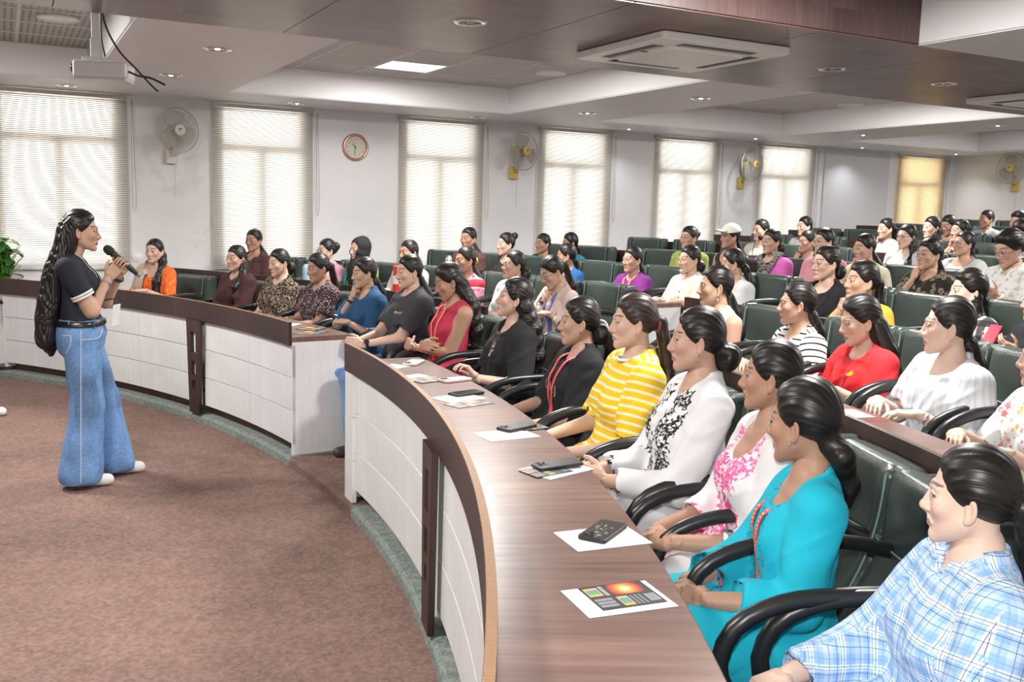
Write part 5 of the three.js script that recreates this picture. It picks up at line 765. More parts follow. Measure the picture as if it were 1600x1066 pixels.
const AUD = [
  // key, row, R, th, head height, profile angle, what tells her apart (for her chair too), options
  ['plaid', 1, 9.12, -25.9, 1.072, -4, 'woman in a light blue plaid shirt', { skin: 4, lod: 0, pose: 'knees', lean: -2, turn: 4, hs: 0.89, top: kTop('plaid', { neck: 'shirt', collar: 1, sleeve: 1.92, loose: 0.026, hem: 0.2, cuff: 0.9 }), legs: { mat: MATS.denim }, hair: { tail: 'pony', st: { vol: 0.004 }, mat: MATS.hair }, wrist: [[1, 'red']] }],
  ['turq', 1, 9.02, -21.94, 1.082, -22, 'woman in a turquoise kurta with a red lanyard', { skin: 2, lod: 0, pose: 'lap', lean: -2, hs: 1.0, p: -4, top: kTop('turquoise', { neck: 'scoop', sleeve: 1.72, loose: 0.02, hem: 0.85, cuff: 1.6 }), legs: { mat: kTop([0.01, 0.42, 0.55]).mat, loose: 0.03 }, lanyard: { mat: MATS.lanOrange, low: 0.11 }, hair: { tail: 'shortlow', st: { part: 0.0, vol: 0.004 } }, earring: 'stud' }],
  ['pink', 1, 9.06, -19.85, 1.146, -6, 'woman in a white kurta with pink embroidery', { skin: 2, lod: 0, hs: 0.93, pose: 'lap', top: kTop('pinkEmb', { neck: 'deep', sleeve: 1.45, loose: 0.018, hem: 0.5 }), legs: { mat: mMaroonPants, loose: 0.02 }, hair: { tail: 'shortlow', st: { part: 0 } } }],
  ['emb', 1, 9.02, -16.6, 1.184, 2, 'woman in a white kurta with black floral embroidery', { skin: 1, lod: 0, pose: 'clasp', top: kTop('embroidered', { neck: 'v', sleeve: 1.85, loose: 0.02, hem: 0.6, wr: 1.3 }), legs: { mat: mWhitePants, loose: 0.02 }, hair: { tail: 'bun', st: { part: 0 } }, earring: 'stud' }],
  ['yel', 1, 9.02, -12.6, 1.172, 10, 'woman in a yellow and white striped tee', { skin: 0, lod: 0, pose: 'knees', top: kTop('yellowStripe', { neck: 'crew', sleeve: 0.9, loose: 0.024, hem: 0.2, wr: 1.2 }), legs: { mat: MATS.lightDenim }, hair: { tail: 'pony', mat: MATS.hairBrown, st: { vol: 0.003 }, tie: MATS.maroonTie }, extra: ({ o, T }) => part('collar_band', M(new THREE.TorusGeometry(0.062, 0.007, 8, 36), 0, 0.565, -0.002, Math.PI / 2 + 0.28).applyMatrix4(T), MATS.card, o) }],
  ['lany', 1, 9.02, -8.74, 1.103, 4, 'woman in a black tee with a red lanyard', { skin: 1, lod: 0, pose: 'knees', top: kTop('lanyBlack', { neck: 'round', sleeve: 1.1, loose: 0.028, hem: 0.2 }), legs: { mat: MATS.lightDenim }, lanyard: { mat: MATS.lanRed, low: 0.16, tilt: -0.5 }, hair: { tail: 'bun', st: { vol: 0.003 } }, extra: clawClip([0.02, -0.02, -0.118]) }],
  ['blk', 1, 9.02, -3.54, 1.136, 2, 'woman with long black hair in a black tee with a small flower badge', { skin: 0, lod: 0, pose: 'raised', p: 10, hs: 1.0, top: kTop('badge', { neck: 'round', sleeve: 1.1, loose: 0.03, hem: 0.2, wr: 1.2 }), legs: { mat: MATS.lightDenim }, hair: { tail: 'half', wave: 1, st: { vol: 0.004, up: -0.004 } } }],
  ['red', 1, 9.02, 2.26, 1.16, 12, 'woman in a sleeveless crimson dress looking down', { skin: 2, lod: 1, pose: 'crossed', p: -20, top: { mat: mRedDress, neck: 'v', sleeve: 0, loose: 0.012, hem: 0.8, name: 'dress' }, legs: { mat: mRedDress, loose: 0.035, name: 'skirt' }, lanyard: { mat: MATS.lanOrange, low: 0.2 }, hair: { tail: 'half', wave: 1.2, st: { vol: 0.004 } }, wrist: [[1, 'bangle']] }],
  ['grey', 1, 9.02, 5.86, 1.184, 22, 'woman in a charcoal grey tee with clasped hands', { skin: 0, lod: 1, turn: 0, pose: 'clasp', reach: 0.06, p: -4, top: kTop('greyTee', { neck: 'crew', sleeve: 0.85, loose: 0.026 }), legs: { mat: MATS.denim }, hair: { tail: 'low' }, wrist: [[1, 'watch'], [-1, 'white']] }],
  ['blue', 1, 9.02, 10.06, 1.131, 18, 'woman in a navy blue tee resting her chin on her fist', { skin: 1, lod: 1, pose: 'chinR', lean: 2, p: -4, top: kTop('blueTee', { neck: 'round', sleeve: 0.95, loose: 0.03 }), legs: { mat: MATS.denim }, hair: { tail: 'low' }, wrist: [[-1, 'watch']], extra: sleeveTrim(0.84, 2, 0.022, 0.064, MATS.card) }],
  ['floral', 1, 9.02, 14.46, 1.126, 26, 'woman in a dark pink flecked dress with a white bangle', { skin: 2, lod: 1, pose: 'clasp', p: -8, top: kTop('ditsy', { neck: 'v', sleeve: 0.85, loose: 0.026, hem: 0.6 }), hair: { tail: 'pony', st: { vol: 0.003 } }, wrist: [[1, 'white']] }],
  ['leop', 1, 9.02, 18.2, 1.134, 32, 'woman in a beige and black leopard print dress', { skin: 0, lod: 1, pose: 'lap', p: -6, top: kTop('leopard', { neck: 'v', sleeve: 0.9, loose: 0.022, hem: 0.6 }), hair: { tail: 'bun' } }],
  ['maroon', 1, 9.02, 22.3, 1.137, 40, 'woman in a plain dark maroon kurta', { skin: 1, lod: 1, pose: 'lap', top: kTop([0.055, 0.016, 0.018], { neck: 'v', sleeve: 1.8, loose: 0.022, hem: 0.6 }), hair: { tail: 'loose' } }],
  ['orange', 1, 8.95, 29.4, 1.151, 58, 'woman in an orange kurta with a beige shawl', { skin: 0, lod: 1, pose: 'desk', lean: 4, top: kTop('orangeDot', { neck: 'scoop', sleeve: 1.3, loose: 0.018 }), hair: { tail: 'side', st: { part: 0 } }, extra: sheet('shawl', cloth([0.52, 0.42, 0.33]), (x, y, z) => Math.max(x + 0.03, 0.04 - y), 0.02, 0.008) }],
  // second row
  ['fshoulder', 2, 10.25, -17.64, 1.062, 5, 'woman in a pastel floral blouse cut by the frame edge', { skin: 0, lod: 1, pose: 'desk', top: kTop('pastelFloral', { neck: 'round', sleeve: 1.2, loose: 0.024, puff: 1.4 }), hair: { tail: 'low' } }],
  ['whiteblouse', 2, 10.25, -14.54, 1.106, 4, 'woman in a puffed white striped blouse with hands on the desk', { skin: 4, lod: 0, fat: 1.14, hs: 1.06, pose: 'desk', reach: -0.02, top: kTop('whiteStripe', { neck: 'wide', sleeve: 1.3, loose: 0.03, puff: 1.6, cuff: 1.2, wr: 1.5 }), hair: { tail: 'low' }, wrist: [[1, 'bangle']], legs: { mat: mWhitePants } }],
  ['redtee', 2, 10.25, -11.24, 1.060, 20, 'woman in a bright red tee with a small yellow motif', { skin: 0, lod: 0, fat: 1.06, hs: 1.0, pose: 'desk', p: -12, top: kTop('redTee', { neck: 'round', sleeve: 0.95, loose: 0.024, wr: 1.2 }), legs: { mat: mBlackPants }, hair: { tail: 'half', st: { vol: 0.006 } } }],
  ['striped', 2, 10.25, -8.44, 1.090, 6, 'woman in a black and white striped tee', { skin: 1, lod: 0, hs: 1.0, pose: 'desk', top: kTop('blackStripe', { neck: 'v', sleeve: 0.8, loose: 0.02 }), hair: { tail: 'low' }, wrist: [[-1, 'bangle']] }],
  ['floralwhite', 2, 10.25, -4.24, 1.118, 10, 'woman in a sleeveless white floral top with drop earrings', { skin: 1, lod: 0, fat: 1.1, hs: 1.08, pose: 'lap', top: kTop('whiteFloral', { neck: 'v', sleeve: 0, loose: 0.018 }), hair: { tail: 'low', st: { part: 0 } }, earring: 'drop' }],
  ['pinkcard', 2, 10.2, 5.76, 1.086, 25, 'woman in a pale pink cardigan bowing her head onto her hand', { skin: 1, lod: 1, hs: 1.05, pose: 'chinR', p: -26, lean: 10, top: kTop([0.62, 0.47, 0.44], { neck: 'v', sleeve: 1.8, loose: 0.02 }), lanyard: { mat: MATS.lanBlue, low: 0.2 }, hair: { tail: 'pony', st: { part: 0 } }, specs: 'steel', wrist: [[-1, 'watch']] }],
  ['whiteglass', 2, 10.2, 8.56, 1.104, 24, 'woman with glasses in a loose plain white shirt, left of the bowed head', { skin: 1, lod: 1, pose: 'lap', p: 6, top: kTop([0.56, 0.56, 0.57], { neck: 'round', sleeve: 1.0, loose: 0.034 }), hair: { tail: 'bun' }, specs: 'steel' }],
  ['pinksweater', 2, 10.2, 12.26, 1.107, 30, 'woman in a pink patterned knit with a red arm band', { skin: 2, lod: 1, pose: 'lap', top: kTop('pinkKnit', { neck: 'round', sleeve: 1.5, loose: 0.018 }), hair: { tail: 'low', tie: cloth([0.7, 0.5, 0.12]) } }],
  ['whitelong', 2, 10.2, 16.76, 1.132, 38, 'woman with long loose hair in an off-white shirt behind a red flask', { skin: 2, lod: 1, pose: 'desk', top: kTop([0.52, 0.5, 0.47], { neck: 'round', sleeve: 1.8, loose: 0.028 }), hair: { tail: 'loose', st: { part: 0 } } }],
  ['hijab', 2, 10.15, 20.46, 1.132, 32, 'woman wearing a black headscarf', { skin: 0, lod: 1, pose: 'lap', top: kTop([0.2, 0.36, 0.06], { neck: 'none', sleeve: 1.8, loose: 0.02 }), hair: { cover: 'hijab' }, extra: sheet('vest', cloth([0.03, 0.3, 0.36]), (x, y, z) => Math.max(Math.abs(Math.abs(x) - 0.1) - 0.05, 0.1 - y)) }],
  ['pinkbun', 2, 10.1, 22.86, 1.101, 30, 'woman with glasses and clipped hair in a pink shirt with white bands', { skin: 0, lod: 1, pose: 'lap', top: kTop([0.55, 0.27, 0.36], { neck: 'shirt', collar: 1, sleeve: 1.8, loose: 0.024 }), hair: { tail: 'clawbun' }, specs: 'black', extra: sheet('white_band', cloth([0.7, 0.7, 0.7]), (x, y, z) => Math.max(Math.abs(Math.abs(x) - 0.1) - 0.014, 0.1 - y), 0.002, 0.005) }],
  ['maroonglass', 2, 10.0, 28.36, 1.163, 52, 'woman with glasses in a dark maroon top by the second blind', { skin: 2, lod: 1, pose: 'lap', top: kTop([0.07, 0.024, 0.026], { neck: 'round', sleeve: 1.8, loose: 0.022 }), lanyard: { mat: MATS.black, low: 0.2 }, hair: { tail: 'low' }, specs: 'steel' }],
  // third row
  ['blkedge', 3, 11.45, -10.44, 1.053, 20, 'woman in a black tee with white sleeve trim cut by the frame edge', { skin: 1, lod: 1, pose: 'phone', top: kTop([0.014, 0.015, 0.022], { neck: 'round', sleeve: 0.8, loose: 0.02 }), hair: { tail: 'low' }, extra: sleeveTrim(0.77, 1, 0.02, 0.058, MATS.card) }],
  ['plaidBW', 3, 11.45, -7.94, 1.060, 22, 'woman with long loose hair in a black and white checked shirt', { skin: 4, lod: 1, hs: 1.06, pose: 'lap', top: kTop('plaidDark', { neck: 'round', sleeve: 1.8, loose: 0.024 }), hair: { tail: 'loose', wave: 0.6, st: { vol: 0.006 } } }],
  ['yellow', 3, 11.2, -5.04, 1.071, 28, 'woman in a yellow top leaning her chin on her hand', { skin: 1, lod: 1, hs: 1.08, fat: 1.08, lean: 10, pose: 'chinR', p: 4, top: kTop([0.68, 0.46, 0.06], { neck: 'round', sleeve: 0.9, loose: 0.026 }), hair: { tail: 'pony', st: { vol: 0.003 } } }],
  ['blackglass', 3, 11.45, -2.04, 1.146, 34, 'woman with glasses in a black tee with pale lettering', { skin: 0, lod: 1, pose: 'lap', hs: 1.04, top: kTop('printBlack', { neck: 'round', sleeve: 0.9, loose: 0.026 }), hair: { tail: 'bun' }, specs: 'steel' }],
  ['whitehid', 3, 11.55, 3.16, 1.085, 8, 'woman in a white shirt half hidden behind the floral top', { skin: 1, lod: 1, pose: 'lap', p: -6, top: kTop([0.57, 0.57, 0.58], { neck: 'round', sleeve: 1.5, loose: 0.024 }), hair: { tail: 'ponyfront' } }],
  ['cream', 3, 11.45, 5.06, 1.094, 36, 'woman in a cream buttoned shirt at the aisle end of her desk', { skin: 0, lod: 1, pose: 'desk', top: kTop('khadi', { neck: 'shirt', collar: 1, sleeve: 1.6, loose: 0.03 }), hair: { tail: 'bun' }, extra: ({ o, T, onChest }) => { for (let i = 0; i < 5; i++) { const p = onChest(0.004, 0.44 - i * 0.05); part('button', M(new THREE.SphereGeometry(0.006, 8, 6), ...p).applyMatrix4(T), MATS.black, o); } } }],
  ['purple', 3, 11.45, 8.46, 1.056, 40, 'woman in a bright purple shirt', { skin: 1, lod: 1, pose: 'desk', top: kTop([0.2, 0.022, 0.22], { neck: 'v', sleeve: 1.3, loose: 0.026 }), lanyard: { mat: MATS.lanOrange, low: 0.24 }, hair: { tail: 'low' } }],
  ['bluekurti', 3, 11.45, 12.76, 1.045, 4, 'woman in a royal blue kurta turned to a neighbour', { skin: 2, lod: 1, pose: 'lap', p: -6, top: kTop([0.012, 0.11, 0.32], { neck: 'round', sleeve: 1.5, loose: 0.02 }), hair: { tail: 'low' } }],
  ['blackleft', 3, 11.45, 16.96, 1.116, 28, 'smiling woman in a black jacket by the pier of the second fan', { skin: 0, lod: 1, pose: 'lap', top: kTop([0.018, 0.017, 0.018], { neck: 'v', sleeve: 1.8, loose: 0.024 }), hair: { tail: 'highbun' } }],
  ['w731', 3, 11.45, 19.66, 1.152, 50, 'woman in a brown top before the third blind', { skin: 2, lod: 1, pose: 'lap', top: kTop([0.1, 0.05, 0.045], { neck: 'round', sleeve: 1.6, loose: 0.02 }), hair: { tail: 'low' } }],
  // fourth row
  ['phoneman', 4, 12.7, -3.94, 1.185, 42, 'person with glasses and short hair in a grey print shirt holding a phone', { skin: 1, lod: 1, fat: 1.1, hs: 1.06, pose: 'phone', p: -18, top: kTop('greyPrint', { neck: 'shirt', collar: 1, sleeve: 1.3, loose: 0.03 }), hair: { tail: 'none', st: { vol: 0.018 } }, specs: 'black', wrist: [[1, 'white']] }],
  ['printblack', 4, 12.7, -0.94, 1.116, 40, 'woman with glasses in a dark paisley kurta, hand at her chin', { skin: 1, lod: 1, hs: 1.05, fat: 1.05, pose: 'chinR', lean: 4, top: kTop('paisley', { neck: 'v', sleeve: 1.4, loose: 0.028 }), hair: { tail: 'low', st: { vol: 0.004 } }, specs: 'black' }],
  ['handhead', 4, 12.7, 1.86, 1.136, 36, 'woman in a pale cream top leaning her head on her arm', { skin: 1, lod: 1, pose: 'cheek', lean: 12, p: -4, top: kTop([0.62, 0.6, 0.45], { neck: 'round', sleeve: 1.0, loose: 0.02 }), hair: { tail: 'low' } }],
  ['pinkglass', 4, 12.7, 3.76, 1.171, 38, 'woman with glasses in a pink ribbed shirt', { skin: 0, lod: 1, pose: 'lap', top: kTop([0.58, 0.25, 0.31], { neck: 'v', sleeve: 1.8, loose: 0.024 }), hair: { tail: 'bun' }, specs: 'black' }],
  ['coveredpink', 4, 12.7, 6.36, 1.148, 42, 'woman in a hot pink kurta with a grey scarf round her neck', { skin: 1, lod: 1, pose: 'lap', top: kTop([0.66, 0.14, 0.48], { neck: 'round', sleeve: 1.5, loose: 0.022 }), hair: { tail: 'bun' }, extra: sheet('scarf', cloth([0.26, 0.25, 0.22]), (x, y, z) => Math.max(Math.abs(x) - 0.09 - 0.25 * Math.max(0, y - 0.4), 0.2 - y)) }],
  ['cap', 4, 12.7, 8.56, 1.176, 30, 'woman in an off-white baseball cap and sunglasses', { skin: 2, lod: 1, pose: 'lap', top: kTop([0.016, 0.016, 0.017], { neck: 'scoop', sleeve: 0, loose: 0.012 }), hair: { tail: 'low' }, specs: 'black', extra: capHat }],
  ['olive', 4, 12.7, 10.86, 1.146, 46, 'woman with glasses in an olive green blouse', { skin: 1, lod: 2, pose: 'lap', top: kTop('olive', { neck: 'round', sleeve: 1.4, loose: 0.022 }), hair: { tail: 'clawbun' }, specs: 'steel' }],
  ['tealback', 4, 12.7, 18.16, 1.029, 20, 'woman in a teal top shading her brow with a hand', { skin: 2, lod: 2, pose: 'cheek', p: -6, top: kTop([0.02, 0.16, 0.25], { neck: 'round', sleeve: 1.4, loose: 0.02 }), hair: { tail: 'low' } }],
  ['face848', 4, 12.7, 19.96, 0.970, 40, 'woman in a dark jacket low in her seat below the fourth blind', { skin: 2, lod: 2, pose: 'lap', top: kTop([0.02, 0.02, 0.022], { neck: 'round', sleeve: 1.6, loose: 0.02 }), hair: { tail: 'low' } }],
  // rows behind
  ['puff', 5, 13.95, 1.86, 1.091, 34, 'woman with glasses in a white puff-sleeved blouse', { skin: 1, lod: 1, fat: 1.05, pose: 'clasp', p: 8, top: kTop([0.56, 0.57, 0.55], { neck: 'wide', sleeve: 0.7, loose: 0.034, puff: 1.5 }), hair: { tail: 'low' }, specs: 'steel' }],
  ['whiteT', 5, 13.95, 4.26, 1.137, 44, 'woman with glasses and long hair in a plain white tee', { skin: 4, lod: 1, pose: 'lap', top: kTop('whiteTee', { neck: 'crew', sleeve: 0.8, loose: 0.026 }), hair: { tail: 'loose' }, specs: 'black' }],
  ['handface', 5, 13.95, 8.86, 1.046, 34, 'woman in black with a fist against her mouth', { skin: 1, lod: 2, pose: 'chinR', top: kTop([0.016, 0.016, 0.016], { neck: 'round', sleeve: 1.6, loose: 0.02 }), hair: { tail: 'low' } }],
  ['w1190', 5, 13.95, 11.26, 1.144, 40, 'woman in a white collared shirt by the sixth blind', { skin: 0, lod: 2, pose: 'lap', top: kTop([0.68, 0.66, 0.6], { neck: 'v', sleeve: 1.6, loose: 0.024 }), hair: { tail: 'bun' } }],
  ['w1590b', 6, 15.2, 2.96, 1.125, 40, 'person bent low at the frame edge with only the hair showing', { skin: 2, lod: 2, pose: 'lap', p: -20, top: kTop([0.2, 0.2, 0.22], { neck: 'round', sleeve: 1.6 }), hair: { tail: 'low' } }],
  ['w1500', 6, 15.2, 5.36, 1.112, 34, 'woman in black with a pink cloth, cheek on her hand', { skin: 1, lod: 2, pose: 'cheek', top: kTop([0.02, 0.018, 0.02], { neck: 'round', sleeve: 1.5 }), hair: { tail: 'low' } }],
  ['w1455', 6, 15.2, 6.56, 1.136, 40, 'long haired woman in black before the amber blind', { skin: 0, lod: 2, pose: 'lap', top: kTop([0.018, 0.017, 0.018], { neck: 'v', sleeve: 1.6 }), hair: { tail: 'loose' } }],
  ['w1383', 6, 15.2, 8.56, 1.107, 36, 'woman in a light blue shirt touching her cheek', { skin: 1, lod: 2, pose: 'cheek', top: kTop([0.33, 0.37, 0.47], { neck: 'shirt', collar: 1, sleeve: 1.6, loose: 0.024 }), hair: { tail: 'pony' } }],
  ['w1257', 6, 15.2, 12.46, 1.106, 36, 'woman in a grey jacket below the sixth blind', { skin: 0, lod: 2, pose: 'lap', top: kTop([0.34, 0.34, 0.35], { neck: 'v', sleeve: 1.7, loose: 0.026 }), hair: { tail: 'ponyfront' } }],
  ['w1590', 7, 16.45, 5.76, 1.130, 50, 'dark haired person at the far frame edge in a back row', { skin: 2, lod: 2, pose: 'lap', top: kTop([0.03, 0.03, 0.035], { neck: 'round', sleeve: 1.6 }), hair: { tail: 'none', st: { vol: 0.012 } } }],
  ['w1482', 7, 16.45, 8.56, 1.080, 50, 'person bowing behind a tall bottle by the amber blind', { skin: 2, lod: 2, pose: 'lap', p: -15, top: kTop([0.25, 0.2, 0.2], { neck: 'round', sleeve: 1.6 }), hair: { tail: 'low' } }],
  ['w1541', 8, 17.7, 9.26, 1.079, 40, 'woman in a light grey shirt sitting in the last occupied row', { skin: 2, lod: 2, pose: 'lap', top: kTop([0.36, 0.37, 0.39], { neck: 'shirt', collar: 1, sleeve: 1.6, loose: 0.024 }), hair: { tail: 'none' } }],
];
const ROWN = ['front', ...WH], BODY = {};
for (const [key, row, R, th, hy, a, who, opt] of AUD) {
  const sp = { row, R, th, hy, a, label: who, ...opt }; person(sp); BODY[key] = sp.out;
  const p = sp.out.o.position, dx = p.x - CX, dz = p.z - CZ, fx = Math.sin(facing(th)), fz = Math.cos(facing(th)), q = [p.x + fx * 0.02, p.z + fz * 0.02];
  chair(row, Math.hypot(q[0] - CX, q[1] - CZ), (Math.atan2(CZ - q[1], q[0] - CX) * 180) / Math.PI, 'green leather chair of the ' + who.split(' ').slice(0, 11).join(' '), 'occupied conference chairs');
}
// free chairs along the rows
for (let k = 1; k <= 9; k++) {
  const R = FAS[k - 1] + (k === 1 ? 0.86 : 0.72), step = (0.66 / R) * 57.3; let nW = 0, nC = 0;
  const free = (t) => (seatsTaken[k] ?? []).every((q) => Math.abs(q - t) > step * 0.9);
  const ord = ['first', 'second', 'third', 'fourth', 'fifth', 'sixth', 'seventh', 'eighth', 'ninth', 'tenth', 'eleventh', 'twelfth'];
  for (let t = k === 1 ? 9 : k > 3 ? -5.2 : 5.4; t < Math.min(thMax(R + 0.4) - 2.6, 34); t += step * 0.25) if (free(t)) chair(k, R, t, `empty green chair in the ${ROWN[k - 1]} row toward the windows, ${ord[nW++]} free from the aisle`, 'empty conference chairs', (t * 37) % 9 - 4);
  for (let t = k > 3 ? -9.4 : -2.9; t > (k === 1 ? -20 : k === 2 ? -16 : -13); t -= step * 0.25) if (free(t)) chair(k, R, t, `empty green chair in the ${ROWN[k - 1]} row on the camera side, ${ord[nC++]} free from the aisle`, 'empty conference chairs', (t * 37) % 9 + 4);
}
// ---------- the speaker ----------
{
  const pos = [0.4, 0, 4.03], ry = 1.5, o = thing('person', 'standing woman in a black tee and wide blue jeans speaking into a microphone', 'person', pos, ry);
  const T = new THREE.Matrix4().compose(V3(0, 0.855, -0.02), new THREE.Quaternion().setFromEuler(new THREE.Euler(-0.06, -0.12, 0, 'YXZ')), V3(0.9, 0.87, 0.95)), Ti = T.clone().invert(), tp = (...p) => mulV(T, p), fat = 1.04, ts = 0.88, tone = 1;
  const HM = new THREE.Matrix4().compose(V3(0, 1.487, 0.0), new THREE.Quaternion().setFromEuler(new THREE.Euler(0.02, -0.1, 0, 'YXZ')), V3(1.01, 1.03, 0.93)), Hi = HM.clone().invert();
  const arms = [[-1, [-0.035, 1.215, 0.13], [-0.5, -0.7, -0.5]], [1, [0.05, 1.235, 0.2], [0.35, -0.9, 0.05]]].map(([side, W, pole]) => { const S = tp(side * 0.168, 0.487, -0.02), [E, W2] = elbowOf(S, W, 0.272, 0.225, pole); return { side, S, E, W: W2, r: [0.048, 0.042, 0.037, 0.0235], dirU: nrm(sub(E, S)) }; });
  const bodyT = (x, y, z, e) => { let d = torsoD(x, y, z, e, fat); d = smin(d, sph(Math.abs(x) - 0.07, y - 0.385, z - 0.07, 0.05 + e), 0.06); return smin(d, cap(Math.abs(x), y, z, [0, 0.56, -0.026], [0.158, 0.5, -0.02], 0.036 + e, 0.048 + e), 0.035); };
  const legs = [[-1, [-0.085, 0.86, -0.02], [-0.1, 0.48, 0.0], [-0.115, 0.1, -0.045]], [1, [0.085, 0.86, -0.01], [0.1, 0.48, 0.085], [0.125, 0.1, 0.14]]];
  const n0 = tp(0, 0.54, -0.022), n1 = mulV(HM, [0, -0.1, -0.032]);
  const skinF = (x, y, z) => { let d = bodyT(...mulV(Ti, [x, y, z]), -0.006) * ts; d = smin(d, cap(x, y, z, n0, n1, 0.05, 0.047), 0.03); for (const A of arms) { d = smin(d, cap(x, y, z, A.S, A.E, A.r[0], A.r[1]), 0.03); d = smin(d, cap(x, y, z, A.E, A.W, A.r[2], A.r[3]), 0.014); } for (const [, h, k, an] of legs) { d = smin(d, cap(x, y, z, h, k, 0.078, 0.055), 0.03); d = smin(d, cap(x, y, z, k, an, 0.052, 0.036), 0.02); } return d; };
  const body = net(skinF, [-0.34, 0.05, -0.2], [0.34, 1.45, 0.36], 0.012), n = body.attributes.position.count, col = new Float32Array(n * 3); for (let i = 0; i < n; i++) col.set(SKIN[tone], i * 3); body.setAttribute('color', new THREE.BufferAttribute(col, 3));
  const head = headGeo(0.003, tone, { lip: [0.4, 0.1, 0.14], wide: 1.02 }); head.applyMatrix4(HM);
  part('body', mergeGeometries([body, head, handGeo('grip', 0.0042, tone, -1, arms[0].W, [0.22, 0.72, 0.62], [0.9, 0.1, -0.3], 0.92), handGeo('grip', 0.0042, tone, 1, arms[1].W, [-0.3, 0.85, 0.25], [-0.85, -0.1, -0.5], 0.92)]), MATS.skin, o);
  const end = arms.map((A) => mix3(A.S, A.E, 0.66));
  const teeF = (x, y, z) => { const q = mulV(Ti, [x, y, z]); let d = bodyT(...q, 0.014) * ts; d = Math.max(d, 0.955 - y); arms.forEach((A, i) => { let a = cap(x, y, z, A.S, A.E, 0.058, 0.059); a = smax(a, dot(sub([x, y, z], end[i]), A.dirU), 0.006); a = smax(a, -Math.max(cap(x, y, z, A.S, A.E, 0.052, 0.053), -dot(sub([x, y, z], end[i]), A.dirU) - 0.03), 0.003); d = smin(d, a, 0.022); }); d = smax(d, -ell(q[0], q[1] - 0.585, q[2] - 0.03, 0.07, 0.05, 0.085), 0.006); d = smax(d, -cap(...q, [0, 0.585, 0.06], [0, 0.5, 0.13], 0.04, 0.006) * ts, 0.005); return d - 0.003 * Math.sin(30 * y + 18 * z + 3 * Math.sin(14 * x)) * sstep(1.3, 1.1, y); };
  const tg = net(teeF, [-0.34, 0.93, -0.24], [0.34, 1.42, 0.26], 0.0075); boxUV(tg); part('top', tg, cloth([0.012, 0.013, 0.02]), o);
  arms.forEach((A, i) => { for (const k of [0, 1]) { const t = new THREE.TorusGeometry(0.0605, 0.0042, 8, 36); t.scale(1, 1, 1.6); t.applyMatrix4(new THREE.Matrix4().compose(V3(...add(end[i], A.dirU, -0.004 - k * 0.016)), new THREE.Quaternion().setFromUnitVectors(V3(0, 0, 1), V3(...A.dirU)), V3(1, 1, 1))); part('sleeve_trim', t, MATS.card, o, 'white trim band'); } });
  const jeanF = (x, y, z) => { let d = bodyT(...mulV(Ti, [x, y, z]), 0.02) * ts; d = Math.max(d, y - 0.985); d = smin(d, ell(x, y - 0.86, z + 0.05, 0.16, 0.13, 0.112), 0.05); for (const [s, h, k, an] of legs) { d = smin(d, cap(x, y, z, h, k, 0.1, 0.092), 0.02); d = smin(d, cap(x, y, z, k, add(an, [0, -0.02, 0]), 0.09, 0.122), 0.03); } d = Math.max(d, 0.035 - y, y - 0.985); d -= 0.0016 * Math.sin(30 * y + 34 * z + 8 * x + 2 * Math.sin(20 * z)) * sstep(0.75, 0.4, y) + 0.0022 * Math.sin(55 * z + 12 * y + 2 * Math.sin(9 * y)) * sstep(0.85, 0.5, y); return d; };
  const jg = net(jeanF, [-0.3, 0.02, -0.26], [0.3, 1.0, 0.34], 0.0085); boxUV(jg); const jeans = part('trousers', jg, MATS.denim, o);
  { // belt, belt loops, seams and pocket
    const beltF = (x, y, z) => Math.max(Math.abs(jeanF(x, y, z) - 0.004) - 0.005, Math.abs(y - 0.962) - 0.017); const bg = net(beltF, [-0.3, 0.93, -0.24], [0.3, 0.995, 0.26], 0.0065); boxUV(bg); part('belt', bg, mat([0.012, 0.011, 0.01], 0.3), o);
    const out = (y, z) => { let x = -0.34; for (let i = 0; i < 60; i++) { const d = jeanF(x, y, z); if (d < 0.002) break; x += Math.max(d * 0.6, 0.002); } return [x, y, z]; };
    const thread = mat([0.62, 0.66, 0.72], 0.7); part('side_seam', tube(Array.from({ length: 14 }, (_, i) => out(0.93 - i * 0.067, lerp(-0.02, -0.045, i / 13))), 0.0028, 60, 5), thread, jeans);
    part('pocket_seam', tube([out(0.88, -0.02), out(0.878, 0.03), out(0.885, 0.075), out(0.93, 0.095)], 0.0025, 24, 5), thread, jeans); part('back_pocket_seam', tube([out(0.9, -0.115), out(0.9, -0.075), out(0.84, -0.08), out(0.8, -0.1)], 0.0025, 24, 5), thread, jeans);
    for (const z of [-0.08, 0.05]) { const p = out(0.962, z); part('belt_loop', M(box(0.012, 0.055, 0.013, 0, 0, 0, 0.003), p[0] - 0.006, p[1], p[2]), MATS.denim, jeans); }
  }
  const whiteShoe = mat([0.72, 0.71, 0.69], 0.5); for (const [, , , an] of legs) { const g = shoeGeo(); part('shoe', M(g, an[0], 0, an[2] + 0.045), whiteShoe, o); }
  // hair: drawn back from the face, falling in waves to the waist
  const ch = [], hr = rng(91); for (let i = 0; i < 7; i++) { const x = lerp(-0.07, 0.07, i / 6), z = (hr() - 0.5) * 0.04, w = 0.042 + hr() * 0.008, L = 0.76 + 0.12 * hr(), j = () => (hr() - 0.5) * 0.03; ch.push([[mulV(HM, [x * 0.75, 0.02, -0.07]), 0.045], [mulV(HM, [x, -0.07, -0.085 + z * 0.3]), 0.045], [[x * 1.1 + j(), 1.25, -0.15 + z], w], [[x * 1.25 + j(), 1.1, -0.185 + z + j()], w], [[x * 1.3 + j(), 0.97, -0.2 + z + j()], w], [[x * 1.35 + j(), 0.87, -0.205 + z + j()], w * 0.8], [[x * 1.2 + j(), L, -0.2 + z + j()], 0.012]]); }
